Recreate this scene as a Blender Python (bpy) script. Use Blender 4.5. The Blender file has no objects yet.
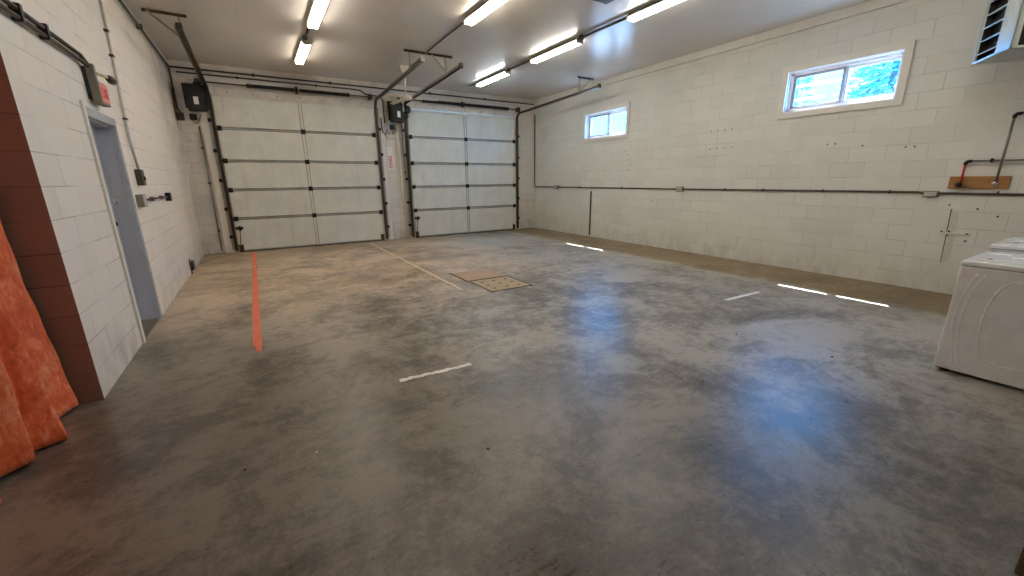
import bpy, bmesh, math, random
from mathutils import Vector, Matrix
random.seed(7)
S = bpy.context.scene
COL = S.collection
PI = math.pi

# ------------------------------------------------------------------ room size
XR, XL, YB, H = 7.541, -1.149, 10.918, 3.811
YF = -2.6            # wall behind the camera
XW = -4.0            # far side of the room beyond the curtain
WT = .29             # block wall thickness

# ------------------------------------------------------------------ helpers
def lin(r, g, b):
    f = lambda c: (c/255/12.92) if c/255 <= .04045 else ((c/255+.055)/1.055)**2.4
    return (f(r), f(g), f(b), 1)

class MB:
    """collects shapes in world coordinates; build() links them as one mesh object"""
    def __init__(s, o=(0, 0, 0)):
        s.bm = bmesh.new(); s.o = Vector(o)
    def _add(s, verts, faces, mi=0):
        vs = [s.bm.verts.new(Vector(v)) for v in verts]
        out = []
        for f in faces:
            try:
                fc = s.bm.faces.new([vs[i] for i in f]); fc.material_index = mi; out.append(fc)
            except ValueError:
                pass
        return vs
    def box(s, a, b, mi=0, M=None):
        x0, y0, z0 = a; x1, y1, z1 = b
        v = [Vector(p) for p in ((x0,y0,z0),(x1,y0,z0),(x1,y1,z0),(x0,y1,z0),(x0,y0,z1),(x1,y0,z1),(x1,y1,z1),(x0,y1,z1))]
        if M is not None: v = [M @ p for p in v]
        s._add(v, [(0,3,2,1),(4,5,6,7),(0,1,5,4),(1,2,6,5),(2,3,7,6),(3,0,4,7)], mi)
        return s
    def rbox(s, a, b, r=.01, mi=0, M=None, seg=2):
        """box with bevelled edges"""
        t = bmesh.new()
        x0, y0, z0 = a; x1, y1, z1 = b
        bmesh.ops.create_cube(t, size=1)
        for v in t.verts:
            v.co = Vector(((x0+x1)/2+v.co.x*(x1-x0), (y0+y1)/2+v.co.y*(y1-y0), (z0+z1)/2+v.co.z*(z1-z0)))
        bmesh.ops.bevel(t, geom=t.edges[:], offset=r, segments=seg, profile=.5, affect='EDGES')
        s._merge(t, mi, M)
        return s
    def _merge(s, t, mi, M=None):
        t.verts.index_update()
        vs = [s.bm.verts.new((M @ v.co) if M is not None else v.co) for v in t.verts]
        for f in t.faces:
            try:
                nf = s.bm.faces.new([vs[v.index] for v in f.verts]); nf.material_index = mi
            except ValueError: pass
        t.free()
    def tube(s, path, r, seg=10, mi=0, cap=True, r2=None):
        path = [Vector(p) for p in path]
        n = len(path); rings = []
        d0 = (path[1]-path[0]).normalized()
        up = Vector((0,0,1)) if abs(d0.z) < .9 else Vector((1,0,0))
        a = d0.cross(up).normalized()
        for i, p in enumerate(path):
            if i == 0: d = path[1]-path[0]
            elif i == n-1: d = path[-1]-path[-2]
            else: d = (path[i+1]-p).normalized()+(p-path[i-1]).normalized()
            d.normalize()
            a = (a-d*a.dot(d)).normalized(); b = d.cross(a)
            k = 1.0
            if 0 < i < n-1:
                c = (path[i+1]-p).normalized().dot((p-path[i-1]).normalized())
                k = 1/max(.6, math.sqrt(max(.0,(1+c)/2)))
            rr = r if r2 is None else r+(r2-r)*i/(n-1)
            rings.append([s.bm.verts.new(p+(a*math.cos(2*PI*j/seg)+b*math.sin(2*PI*j/seg))*rr*(k if k<1.3 else 1.2)) for j in range(seg)])
        for i in range(n-1):
            for j in range(seg):
                f = s.bm.faces.new((rings[i][j], rings[i][(j+1)%seg], rings[i+1][(j+1)%seg], rings[i+1][j])); f.material_index = mi; f.smooth = True
        if cap:
            f = s.bm.faces.new(rings[0][::-1]); f.material_index = mi
            f = s.bm.faces.new(rings[-1]); f.material_index = mi
        return s
    def sweep(s, prof, path, side, mi=0):
        """closed 2-D profile (u along side, v along side x direction) along a path"""
        path = [Vector(p) for p in path]; n = len(path); side = Vector(side).normalized(); rings = []
        for i, p in enumerate(path):
            if i == 0: d = path[1]-path[0]
            elif i == n-1: d = path[-1]-path[-2]
            else: d = (path[i+1]-p).normalized()+(p-path[i-1]).normalized()
            d.normalize(); v = side.cross(d).normalized()
            rings.append([s.bm.verts.new(p+side*a+v*b) for a, b in prof])
        m = len(prof)
        for i in range(n-1):
            for j in range(m):
                f = s.bm.faces.new((rings[i][j], rings[i][(j+1)%m], rings[i+1][(j+1)%m], rings[i+1][j])); f.material_index = mi
        for r in (rings[0][::-1], rings[-1]):
            f = s.bm.faces.new(r); f.material_index = mi
        return s
    def prism(s, poly, axis, a, b, mi=0):
        """polygon in the two other axes, extruded along axis from a to b"""
        def P(u, v, w):
            return {'x': (w, u, v), 'y': (u, w, v), 'z': (u, v, w)}[axis]
        n = len(poly)
        v = [P(u, w, a) for u, w in poly]+[P(u, w, b) for u, w in poly]
        s._add(v, [tuple(range(n))[::-1], tuple(range(n, 2*n))]+[(i, (i+1)%n, n+(i+1)%n, n+i) for i in range(n)], mi)
        return s
    def lathe(s, prof, c, axis='z', seg=20, mi=0):
        c = Vector(c); rings = []
        A = {'z': (Vector((1,0,0)), Vector((0,1,0)), Vector((0,0,1))), 'y': (Vector((1,0,0)), Vector((0,0,1)), Vector((0,1,0))), 'x': (Vector((0,1,0)), Vector((0,0,1)), Vector((1,0,0)))}[axis]
        for r, h in prof:
            rings.append([s.bm.verts.new(c+A[2]*h+(A[0]*math.cos(2*PI*j/seg)+A[1]*math.sin(2*PI*j/seg))*max(r,.0004)) for j in range(seg)])
        for i in range(len(prof)-1):
            for j in range(seg):
                f = s.bm.faces.new((rings[i][j], rings[i][(j+1)%seg], rings[i+1][(j+1)%seg], rings[i+1][j])); f.material_index = mi; f.smooth = True
        for r in (rings[0][::-1], rings[-1]):
            f = s.bm.faces.new(r); f.material_index = mi
        return s
    def build(s, name, mat, parent=None, smooth=False):
        bm = s.bm
        for v in bm.verts: v.co -= s.o
        bmesh.ops.recalc_face_normals(bm, faces=bm.faces[:])
        if smooth:
            for f in bm.faces: f.smooth = True
        me = bpy.data.meshes.new(name); bm.to_mesh(me); bm.free()
        for m in (mat if isinstance(mat, (list, tuple)) else [mat]): me.materials.append(m)
        o = bpy.data.objects.new(name, me); COL.objects.link(o)
        if parent is not None:
            o.parent = parent
        else:
            o.location = s.o
        return o

def tag(o, label, cat, group=None):
    o['label'] = label; o['category'] = cat
    if group: o['group'] = group
    return o
def thing(name, label, cat, loc=(0,0,0), group=None):
    o = bpy.data.objects.new(name, None); COL.objects.link(o); o.location = loc
    o.empty_display_size = .1
    return tag(o, label, cat, group)
def struct(name, loc=None):
    o = bpy.data.objects.new(name, None); COL.objects.link(o); o.location = loc or (0,0,0)
    o['kind'] = 'structure'; return o
def S_(o):
    o['kind'] = 'structure'; return o
def copy_tree(o, loc, label, group=None):
    r = o.copy(); COL.objects.link(r); r.location = loc; r['label'] = label
    for ch in list(o.children):
        c = ch.copy(); COL.objects.link(c); c.parent = r
        for g in list(ch.children):
            d = g.copy(); COL.objects.link(d); d.parent = c
    return r

# ------------------------------------------------------------------ materials
class NT:
    def __init__(s, name):
        s.m = bpy.data.materials.new(name); s.m.use_nodes = True
        s.t = s.m.node_tree; s.b = s.t.nodes['Principled BSDF']
    def n(s, typ, **kw):
        x = s.t.nodes.new(typ)
        for k, v in kw.items():
            if k.startswith('i_'): x.inputs[k[2:].replace('_', ' ')].default_value = v
            else: setattr(x, k, v)
        return x
    def l(s, a, b): s.t.links.new(a, b)
    def coord(s): 
        return s.n('ShaderNodeTexCoord').outputs['Object']
    def noise(s, vec, scale, detail=4, rough=.55, dist=0):
        x = s.n('ShaderNodeTexNoise'); x.inputs['Scale'].default_value = scale; x.inputs['Detail'].default_value = detail
        x.inputs['Roughness'].default_value = rough; x.inputs['Distortion'].default_value = dist
        s.l(vec, x.inputs['Vector']); return x.outputs['Fac']
    def ramp(s, fac, stops, interp='LINEAR'):
        x = s.n('ShaderNodeValToRGB'); x.color_ramp.interpolation = interp
        e = x.color_ramp.elements
        e[0].position, e[0].color = stops[0][0], stops[0][1] if len(stops[0][1:]) else (0,0,0,1)
        e[1].position, e[1].color = stops[-1]
        for p, c in stops[1:-1]:
            k = e.new(p); k.color = c
        s.l(fac, x.inputs['Fac']); return x.outputs['Color']
    def mix(s, fac, a, b, blend='MIX'):
        x = s.n('ShaderNodeMix', data_type='RGBA', blend_type=blend)
        for i, v in ((0, fac), (6, a), (7, b)):
            if hasattr(v, 'links') or hasattr(v, 'is_linked'): s.l(v, x.inputs[i])
            else: x.inputs[i].default_value = v
        return x.outputs[2]
    def math(s, op, a, b=None, clamp=False):
        x = s.n('ShaderNodeMath', operation=op); x.use_clamp = clamp
        for i, v in ((0, a), (1, b)):
            if v is None: continue
            if hasattr(v, 'is_linked'): s.l(v, x.inputs[i])
            else: x.inputs[i].default_value = v
        return x.outputs[0]
    def mapr(s, v, a, b, c=0, d=1, smooth=False):
        x = s.n('ShaderNodeMapRange'); x.clamp = True
        if smooth: x.interpolation_type = 'SMOOTHSTEP'
        for i, k in zip((1,2,3,4), (a,b,c,d)): x.inputs[i].default_value = k
        s.l(v, x.inputs[0]); return x.outputs[0]
    def xyz(s, vec):
        x = s.n('ShaderNodeSeparateXYZ'); s.l(vec, x.inputs[0]); return x.outputs
    def comb(s, x, y, z=0.0):
        c = s.n('ShaderNodeCombineXYZ')
        for i, v in enumerate((x, y, z)):
            if hasattr(v, 'is_linked'): s.l(v, c.inputs[i])
            else: c.inputs[i].default_value = v
        return c.outputs[0]
    def bump(s, h, strength=.3, dist=.01, normal=None):
        x = s.n('ShaderNodeBump'); x.inputs['Strength'].default_value = strength; x.inputs['Distance'].default_value = dist
        s.l(h, x.inputs['Height'])
        if normal is not None: s.l(normal, x.inputs['Normal'])
        return x.outputs['Normal']
    def col(s, v):
        if hasattr(v, 'is_linked'): s.l(v, s.b.inputs['Base Color'])
        else: s.b.inputs['Base Color'].default_value = v
    def set(s, name, v):
        if hasattr(v, 'is_linked'): s.l(v, s.b.inputs[name])
        else: s.b.inputs[name].default_value = v

def simple(name, c, rough=.5, metal=0, var=.12, scale=14, bump=0, spec=None):
    """plain material with a little procedural wear"""
    n = NT(name); v = n.coord()
    f = n.noise(v, scale, 5, .6)
    dark = tuple(x*(1-var) for x in c[:3])+(1,); lite = tuple(min(1, x*(1+var)) for x in c[:3])+(1,)
    n.col(n.ramp(f, [(.3, dark), (.7, lite)]))
    n.set('Roughness', n.mapr(f, .3, .7, max(0, rough-.06), min(1, rough+.06))); n.set('Metallic', metal)
    if spec is not None: n.set('Specular IOR Level', spec)
    if bump: n.set('Normal', n.bump(n.noise(v, scale*4, 3), bump, .004))
    return n.m

def block_wall(name, ax, base, base2, mortar, stain=lin(120, 98, 66), stain_amt=.5, dirt_amt=.35, shift=0.0, bw=.425, soot=None):
    """painted concrete block; ax = which horizontal axis runs along the wall"""
    n = NT(name); v = n.coord(); o = n.xyz(v)
    u = n.math('ADD', o[ax], shift); vec = n.comb(u, o[2])
    br = n.n('ShaderNodeTexBrick'); br.offset = .5; br.squash = 1
    n.l(vec, br.inputs['Vector'])
    br.inputs['Scale'].default_value = 1; br.inputs['Brick Width'].default_value = bw; br.inputs['Row Height'].default_value = .2125
    br.inputs['Mortar Size'].default_value = .0045; br.inputs['Mortar Smooth'].default_value = .35; br.inputs['Bias'].default_value = -.25
    br.inputs['Color1'].default_value = base; br.inputs['Color2'].default_value = base2; br.inputs['Mortar'].default_value = mortar
    # the joints fade in and out under the paint
    jn = n.mapr(n.noise(vec, 1.7, 3), .36, .62, .08, .95)
    jf = n.math('MULTIPLY', br.outputs['Fac'], jn)
    br2 = n.n('ShaderNodeTexBrick'); br2.offset = .5
    n.l(vec, br2.inputs['Vector'])
    for k, d in (('Scale', 1), ('Brick Width', bw), ('Row Height', .2125), ('Mortar Size', 0), ('Bias', -.25)): br2.inputs[k].default_value = d
    br2.inputs['Color1'].default_value = base; br2.inputs['Color2'].default_value = base2
    c = n.mix(jf, br2.outputs['Color'], mortar)
    # broad grime in the paint
    g = n.mapr(n.noise(v, .9, 6, .62, .4), .5, .75, 0, dirt_amt)
    c = n.mix(g, c, tuple(x*.72 for x in base[:3])+(1,))
    fine = n.mapr(n.noise(v, 30, 4, .7), .55, .8, 0, .18)
    c = n.mix(fine, c, tuple(x*.6 for x in base[:3])+(1,))
    # splashed rusty stains, patchy, low on the wall
    low = n.mapr(o[2], .0, .55, 1, 0)
    sp = n.mapr(n.noise(n.comb(n.math('MULTIPLY', u, 1.6), n.math('MULTIPLY', o[2], .8)), 2.6, 7, .7, .6), .42, .68, 0, 1)
    c = n.mix(n.math('MULTIPLY', n.math('MULTIPLY', low, sp), stain_amt), c, stain)
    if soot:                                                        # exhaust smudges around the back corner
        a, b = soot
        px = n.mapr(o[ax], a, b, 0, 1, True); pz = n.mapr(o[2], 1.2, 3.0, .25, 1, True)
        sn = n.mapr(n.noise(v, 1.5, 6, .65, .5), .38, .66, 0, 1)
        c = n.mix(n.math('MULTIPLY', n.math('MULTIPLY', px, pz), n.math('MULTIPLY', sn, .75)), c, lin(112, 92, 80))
    n.col(c)
    n.set('Roughness', .55); n.set('Specular IOR Level', .35)
    hgt = n.math('SUBTRACT', n.math('MULTIPLY', n.noise(v, 55, 5, .7), .25), jf)
    n.set('Normal', n.bump(hgt, .3, .005))
    return n.m, n

M = {}
M['wall_r'], _ = block_wall('painted_block_right', 1, lin(222, 221, 213), lin(214, 213, 205), lin(184, 182, 173), stain_amt=.32)
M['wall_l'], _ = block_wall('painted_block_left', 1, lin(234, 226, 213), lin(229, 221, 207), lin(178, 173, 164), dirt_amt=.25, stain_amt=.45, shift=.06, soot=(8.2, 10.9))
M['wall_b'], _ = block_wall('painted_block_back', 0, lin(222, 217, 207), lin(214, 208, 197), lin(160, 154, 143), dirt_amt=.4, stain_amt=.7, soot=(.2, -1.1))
M['wall_brown'], _ = block_wall('brown_block', 0, lin(148, 116, 104), lin(142, 110, 98), lin(92, 72, 64), stain_amt=.2, dirt_amt=.2, bw=40, shift=13)
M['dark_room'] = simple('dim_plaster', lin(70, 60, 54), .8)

def floor_mat():
    n = NT('sealed_concrete'); v = n.coord(); o = n.xyz(v)
    big = n.noise(v, .33, 5, .6, .6)
    mid = n.noise(v, 1.5, 9, .68, .5)
    fin = n.noise(v, 9, 8, .75, .3)
    # trowel streaks
    rot = n.n('ShaderNodeMapping'); rot.inputs['Rotation'].default_value = (0, 0, .5); rot.inputs['Scale'].default_value = (1.2, 7, 1)
    n.l(v, rot.inputs['Vector']); st = n.noise(rot.outputs[0], 2.2, 7, .7, .8)
    f = n.math('ADD', n.math('MULTIPLY', mid, .5), n.math('ADD', n.math('MULTIPLY', big, .33), n.math('MULTIPLY', fin, .31)))
    f = n.math('ADD', f, n.math('MULTIPLY', n.math('SUBTRACT', st, .5), .10))
    gra = n.noise(v, 38, 6, .8); f = n.math('ADD', f, n.math('MULTIPLY', n.math('SUBTRACT', gra, .5), .22))
    c = n.ramp(f, [(.36, lin(54, 49, 43)), (.45, lin(84, 77, 67)), (.52, lin(114, 106, 94)), (.61, lin(168, 158, 143))])
    grey = n.ramp(f, [(.36, lin(60, 57, 53)), (.45, lin(88, 84, 79)), (.52, lin(116, 112, 105)), (.61, lin(172, 168, 158))])
    wob0 = n.math('MULTIPLY', n.math('SUBTRACT', n.noise(v, .6, 5, .6), .5), 3.0)
    c = n.mix(n.mapr(n.math('ADD', o[0], wob0), .6, 3.2, 0, 1, True), c, grey)
    # tan zone before the overhead doors, lightened to include light reflected there
    wob = n.math('MULTIPLY', n.math('SUBTRACT', n.noise(v, .7, 5, .6), .5), 3.2)
    back = n.mapr(n.math('ADD', o[1], wob), 3.9, 7.0, 0, 1, True)
    left = n.mapr(n.math('ADD', o[0], wob), 2.9, 5.2, 1, 0, True)
    tan = n.math('MULTIPLY', n.math('MULTIPLY', back, left), n.mapr(mid, .3, .65, .55, 1))
    c = n.mix(n.math('MULTIPLY', tan, .85), c, n.mix(.85, n.ramp(f, [(.36, lin(112, 92, 68)), (.7, lin(198, 174, 140))]), lin(176, 152, 120), 'MIX') if False else n.ramp(f, [(.36, lin(122, 96, 73)), (.50, lin(180, 150, 119)), (.64, lin(224, 198, 166))]))
    # unsealed brown strip along the right wall
    wob2 = n.math('MULTIPLY', n.math('SUBTRACT', n.noise(v, 1.6, 6, .65), .5), .7)
    strip = n.mapr(n.math('ADD', o[0], wob2), 6.2, 6.5, 0, 1, True)
    cor = n.mapr(n.math('ADD', o[1], wob), 9.4, 10.4, 0, 1, True)
    strip = n.math('MAXIMUM', strip, n.math('MULTIPLY', cor, .5))
    c = n.mix(n.math('MULTIPLY', strip, .85), c, n.ramp(f, [(.36, lin(82, 68, 44)), (.53, lin(128, 108, 74)), (.7, lin(160, 138, 100))]))
    # darker concrete at the front left, with the weaker light there mixed in
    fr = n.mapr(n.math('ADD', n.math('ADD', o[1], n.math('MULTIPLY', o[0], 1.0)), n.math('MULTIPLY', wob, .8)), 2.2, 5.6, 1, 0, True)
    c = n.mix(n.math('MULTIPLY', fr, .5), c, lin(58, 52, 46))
    # oil spots and specks
    vo = n.n('ShaderNodeTexVoronoi'); vo.inputs['Scale'].default_value = 1.3; n.l(v, vo.inputs['Vector'])
    spot = n.math('MULTIPLY', n.mapr(vo.outputs['Distance'], .01, .07, 1, 0), n.mapr(n.noise(v, 2.1, 2), .5, .6, 0, .55))
    c = n.mix(spot, c, lin(48, 43, 38))
    sc = n.n('ShaderNodeMapping'); sc.inputs['Rotation'].default_value = (0, 0, -.95); sc.inputs['Scale'].default_value = (1, 16, 1)
    n.l(v, sc.inputs['Vector']); s2 = n.noise(sc.outputs[0], 3.2, 6, .75, .4)
    c = n.mix(n.mapr(s2, .62, .75, 0, .35), c, lin(176, 168, 152))
    c = n.mix(n.mapr(s2, .36, .26, 0, .2), c, lin(60, 54, 48))
    n.col(c)
    r = n.mapr(n.math('ADD', n.math('MULTIPLY', mid, .6), n.math('MULTIPLY', big, .5)), .40, .70, .29, .40)
    r = n.math('ADD', r, n.math('MULTIPLY', n.math('SUBTRACT', gra, .5), .28))
    r = n.math('ADD', r, n.math('MULTIPLY', n.math('SUBTRACT', s2, .5), .25))
    r = n.math('ADD', r, n.math('MULTIPLY', strip, .25))
    r = n.math('ADD', r, n.math('MULTIPLY', tan, .08))
    n.set('Roughness', r); n.set("Specular IOR Level", .7)
    h = n.math('ADD', n.math('MULTIPLY', n.math('ADD', fin, gra), .4), n.math('MULTIPLY', s2, .5))
    n.set('Normal', n.bump(h, .24, .006))
    return n.m
M['floor'] = floor_mat()

def ceiling_mat():
    n = NT('white_steel_ceiling'); v = n.coord(); o = n.xyz(v)
    f = n.noise(v, .8, 4)
    c = n.ramp(f, [(.3, lin(212, 207, 202)), (.7, lin(221, 217, 212))])
    fr = n.math('FRACT', n.math('DIVIDE', n.math('ADD', o[0], 20.3), .95))
    seam = n.math('LESS_THAN', n.math('ABSOLUTE', n.math('SUBTRACT', fr, .5)), .006)
    c = n.mix(n.math('MULTIPLY', seam, .12), c, lin(110, 104, 98))
    n.col(c); n.set('Roughness', .25); n.set('Specular IOR Level', .6)
    rib = n.math('SINE', n.math('MULTIPLY', o[0], 2*PI/.095))
    hh = n.math('ADD', n.math('MULTIPLY', rib, .012), n.noise(v, 2.5, 3))
    n.set('Normal', n.bump(hh, .035, .02))
    return n.m
M['ceiling'] = ceiling_mat()

def door_panel_mat():
    n = NT('door_steel_back'); v = n.coord(); o = n.xyz(v)
    f = n.noise(v, 3, 6, .65)
    c = n.ramp(f, [(.3, lin(212, 210, 196)), (.7, lin(228, 227, 214))])
    streak = n.noise(n.comb(n.math('MULTIPLY', o[0], 3.0), n.math('MULTIPLY', o[2], .25), 0.0), 1.6, 5, .6)
    c = n.mix(n.mapr(streak, .58, .78, 0, .4), c, lin(150, 146, 132))
    c = n.mix(n.mapr(n.noise(v, 24, 5, .7), .62, .8, 0, .3), c, lin(150, 140, 118))
    n.col(c); n.set('Roughness', .42)
    n.set('Normal', n.bump(n.noise(v, 90, 2), .08, .002))
    return n.m
M['door_panel'] = door_panel_mat()
M['door_rail'] = simple('grimy_shaded_rail', lin(150, 146, 132), .5, 0, .22, 9)  # rail tone holds grime plus the shading along the seams
M['black'] = simple('black_plastic', lin(26, 26, 27), .45)
M['black_steel'] = simple('black_steel', lin(34, 31, 29), .4, .5)
M['dark_steel'] = simple('weathered_steel', lin(84, 76, 68), .42, .8, .25)
M['galv'] = simple('galvanised_steel', lin(168, 162, 152), .38, .85, .2)
M['galv_pale'] = simple('pale_galvanised', lin(190, 186, 178), .5, .4, .12)
M['conduit'] = simple('grey_conduit', lin(122, 117, 108), .42, .6, .18)
M['pipe_dark'] = simple('dusty_dark_pipe', lin(78, 70, 63), .5, .4, .2)
M['white_paint'] = simple('white_trim_paint', lin(226, 222, 212), .5, 0, .06, 6)
M['trim_dirty'] = simple('scuffed_white_board', lin(214, 206, 194), .55, 0, .14, 5)
M['vinyl'] = simple('white_vinyl', lin(236, 236, 238), .35, 0, .03)
M['vinyl_grey'] = simple('grey_vinyl_track', lin(150, 152, 164), .4, 0, .05)
M['box_grey'] = simple('grey_electric_box', lin(132, 130, 118), .5, .1, .1)
M['box_olive'] = simple('olive_switch_box', lin(72, 70, 58), .5, .2, .1)
M['exit_side'] = simple('exit_housing', lin(128, 126, 112), .55, 0, .08)
M['exit_face'] = simple('exit_face', lin(236, 138, 130), .4, 0, .04)
M['red'] = simple('red_lettering', lin(226, 60, 58), .45, 0, .05)
M['red_pipe'] = simple('red_pex_pipe', lin(188, 36, 44), .4, 0, .1)
M['pvc'] = simple('cream_pvc', lin(226, 218, 196), .4, 0, .06)
M['steel_door'] = simple('grey_door_paint', lin(188, 191, 198), .18, 0, .06, 5)
M['chrome'] = simple('chrome', lin(214, 214, 216), .15, 1, .04)
M['brass_plate'] = simple('dull_brass', lin(196, 186, 140), .4, .6, .1)
M['wood'] = None
def wood():
    n = NT('pine_board'); v = n.coord(); o = n.xyz(v)
    vec = n.comb(n.math('MULTIPLY', o[1], 1.2), n.math('MULTIPLY', o[2], 22.0))
    f = n.noise(vec, 2.4, 6, .6, .8)
    n.col(n.ramp(f, [(.3, lin(138, 92, 46)), (.7, lin(186, 136, 80))])); n.set('Roughness', .6)
    return n.m
M['wood'] = wood()
M['brown_card'] = simple('brown_cardboard', lin(96, 78, 62), .8, 0, .2)
M['appliance'] = simple('white_enamel', lin(232, 232, 234), .28, 0, .02, 6)
M['appliance_top'] = simple('white_enamel_top', lin(240, 243, 242), .25, 0, .02, 6)
M['shadow_gap'] = simple('grey_gasket', lin(120, 120, 122), .6)
M['heater'] = simple('heater_casing', lin(206, 212, 206), .4, .1, .06)
M['heater_dark'] = simple('heater_inside', lin(46, 42, 40), .55, .4, .3)
M['copper'] = simple('rusty_copper', lin(150, 98, 66), .45, .5, .25)
M['orange_tape'] = simple('orange_tape', lin(240, 126, 90), .55, 0, .1, 9)
M['white_tape'] = simple('worn_white_tape', lin(250, 249, 244), .6, 0, .04, 40)
M['beige_line'] = simple('beige_floor_line', lin(226, 208, 176), .7, 0, .14, 20)
M['plate_pink'] = simple('pinkish_steel_plate', lin(182, 154, 130), .55, .1, .12, 8)
M['plate_tan'] = simple('tan_steel_plate', lin(182, 160, 126), .55, .1, .14, 8)
M['gap'] = simple('dirt_filled_gap', lin(96, 76, 58), .8)
M['stone'] = simple('dark_grit', lin(30, 27, 25), .8)
M['paper'] = simple('white_paper', lin(236, 234, 228), .6, 0, .04)
M['groove'] = simple('sooty_groove', lin(104, 100, 95), .85, 0, .35, 30)
M['patch'] = simple('raw_mortar_patch', lin(204, 202, 194), .85, 0, .12, 30, .4)
M['fan_white'] = simple('ivory_fan_enamel', lin(232, 224, 204), .4, 0, .04)

def tarp_mat():
    n = NT('orange_tarp'); v = n.coord()
    mp = n.n('ShaderNodeMapping'); mp.inputs['Scale'].default_value = (1, 1.6, .7); n.l(v, mp.inputs['Vector']); v = mp.outputs[0]
    f = n.noise(v, 9, 8, .75, .3)
    n.col(n.ramp(f, [(.32, lin(186, 74, 34)), (.5, lin(232, 108, 56)), (.66, lin(248, 166, 122))]))
    n.set('Roughness', .5)
    vo = n.n('ShaderNodeTexVoronoi'); vo.feature = 'DISTANCE_TO_EDGE'; vo.inputs['Scale'].default_value = 9
    d = n.n('ShaderNodeMixRGB') if False else None
    n.l(v, vo.inputs['Vector'])
    h = n.math('ADD', n.math('MULTIPLY', n.mapr(vo.outputs['Distance'], 0, .12, 0, 1), .35), n.noise(v, 16, 7, .75, .4))
    n.set('Normal', n.bump(h, .45, .012))
    return n.m
M['tarp'] = tarp_mat()

def emit(name, c, st):
    n = NT(name); n.col((.9, .9, .9, 1)); n.set('Emission Color', c+(1,)); n.set('Emission Strength', st); return n.m
TUBE = 37.0
M['tube_warm'] = emit('warm_fluorescent', (1, .89, .74), TUBE)
M['tube_amber'] = emit('amber_fluorescent', (1, .87, .69), TUBE)
M['tube_neutral'] = emit('neutral_fluorescent', (1, .97, .90), TUBE)
M['tube_cool'] = emit('cool_fluorescent', (.86, .95, 1.0), TUBE)

def glass():
    n = NT('window_glass'); t = n.t; t.nodes.remove(n.b)
    tr = n.n('ShaderNodeBsdfTransparent'); tr.inputs[0].default_value = (.90, .96, 1, 1)
    gl = n.n('ShaderNodeBsdfGlossy'); gl.inputs['Roughness'].default_value = .03
    lw = n.n('ShaderNodeLayerWeight'); fr = n.math('ADD', .05, n.math('MULTIPLY', n.math('POWER', lw.outputs['Facing'], 5), .8))
    mx = n.n('ShaderNodeMixShader'); n.l(fr, mx.inputs[0]); n.l(tr.outputs[0], mx.inputs[1]); n.l(gl.outputs[0], mx.inputs[2])
    n.l(mx.outputs[0], t.nodes['Material Output'].inputs[0]); return n.m
M['glass'] = glass()

# ------------------------------------------------------------------ room shell
def wall_cells(mb, axis, w0, w1, us, vs, holes):
    us = sorted(set(us)|{h[0] for h in holes}|{h[1] for h in holes}); vs = sorted(set(vs)|{h[2] for h in holes}|{h[3] for h in holes})
    for a, b in zip(us, us[1:]):
        for c, d in zip(vs, vs[1:]):
            um, vm = (a+b)/2, (c+d)/2
            if any(h[0] < um < h[1] and h[2] < vm < h[3] for h in holes): continue
            if axis == 'x': mb.box((w0, a, c), (w1, b, d))
            else: mb.box((a, w0, c), (b, w1, d))
    # weld neighbours and drop the inner faces
    bm = mb.bm
    bmesh.ops.remove_doubles(bm, verts=bm.verts[:], dist=1e-5)
    seen = {}
    for f in bm.faces: seen.setdefault(frozenset(v.index for v in f.verts), []).append(f)
    bm.verts.index_update(); seen = {}
    for f in bm.faces: seen.setdefault(tuple(sorted(v.index for v in f.verts)), []).append(f)
    dead = [f for k in seen.values() if len(k) > 1 for f in k]
    bmesh.ops.delete(bm, geom=dead, context='FACES_ONLY')

mb = MB(); mb.box((XW-.3, YF-.3, -.15), (XR+.3, YB+.3, 0)); S_(mb.build('floor', M['floor']))
mb = MB(); mb.box((XW-.3, YF-.3, H), (XR+.205, YB+.3, H+.12)); S_(mb.build('ceiling', M['ceiling']))
SUN_CUT_X, SUN_CUT_Z = 8.10, 3.86  # unseen overhang added to narrow the sun bars on the floor
mb = MB(); mb.box((XR+.205, YF-.3, SUN_CUT_Z), (SUN_CUT_X, YB+.3, H+.25)); S_(mb.build('trim_sun_cutoff', M['white_paint']))

WIN = [(2.362, 3.765, 2.512, 3.112), (7.185, 8.585, 2.508, 3.105)]      # openings y0,y1,z0,z1
mb = MB(); wall_cells(mb, 'x', XR, XR+.205, [YF-.3, YB], [0, H], WIN); wall_right = S_(mb.build('wall_right', M['wall_r']))
DOOR = (5.06, 5.93, -.0, 2.10); GAP = (1.0, 3.79, -.0, 2.42)
mb = MB(); wall_cells(mb, 'x', XL-WT, XL, [YF, YB], [0, H], [DOOR, GAP])
for f in mb.bm.faces:
    c = f.calc_center_median()
    f.normal_update()
    if abs(c.y-3.79) < 1e-3 and abs(f.normal.y) > .9: f.material_index = 1
S_(mb.build('wall_left', [M['wall_l'], M['wall_brown']]))
DR = [(-.45, 2.60, 0, 3.08), (3.56, 6.68, 0, 3.08)]
mb = MB(); wall_cells(mb, 'y', YB, YB+.26, [XL-WT, XR+.205], [0, H], DR); S_(mb.build('wall_back', M['wall_b']))
mb = MB(); mb.box((XW-.3, YF-.3, 0), (XR, YF, H)); S_(mb.build('wall_front', M['wall_b']))
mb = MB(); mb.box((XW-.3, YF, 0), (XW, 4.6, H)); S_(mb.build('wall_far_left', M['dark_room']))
mb = MB(); mb.box((XW, 4.4, 0), (XL-WT, 4.6, H)); S_(mb.build('wall_far_back', M['dark_room']))
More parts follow.
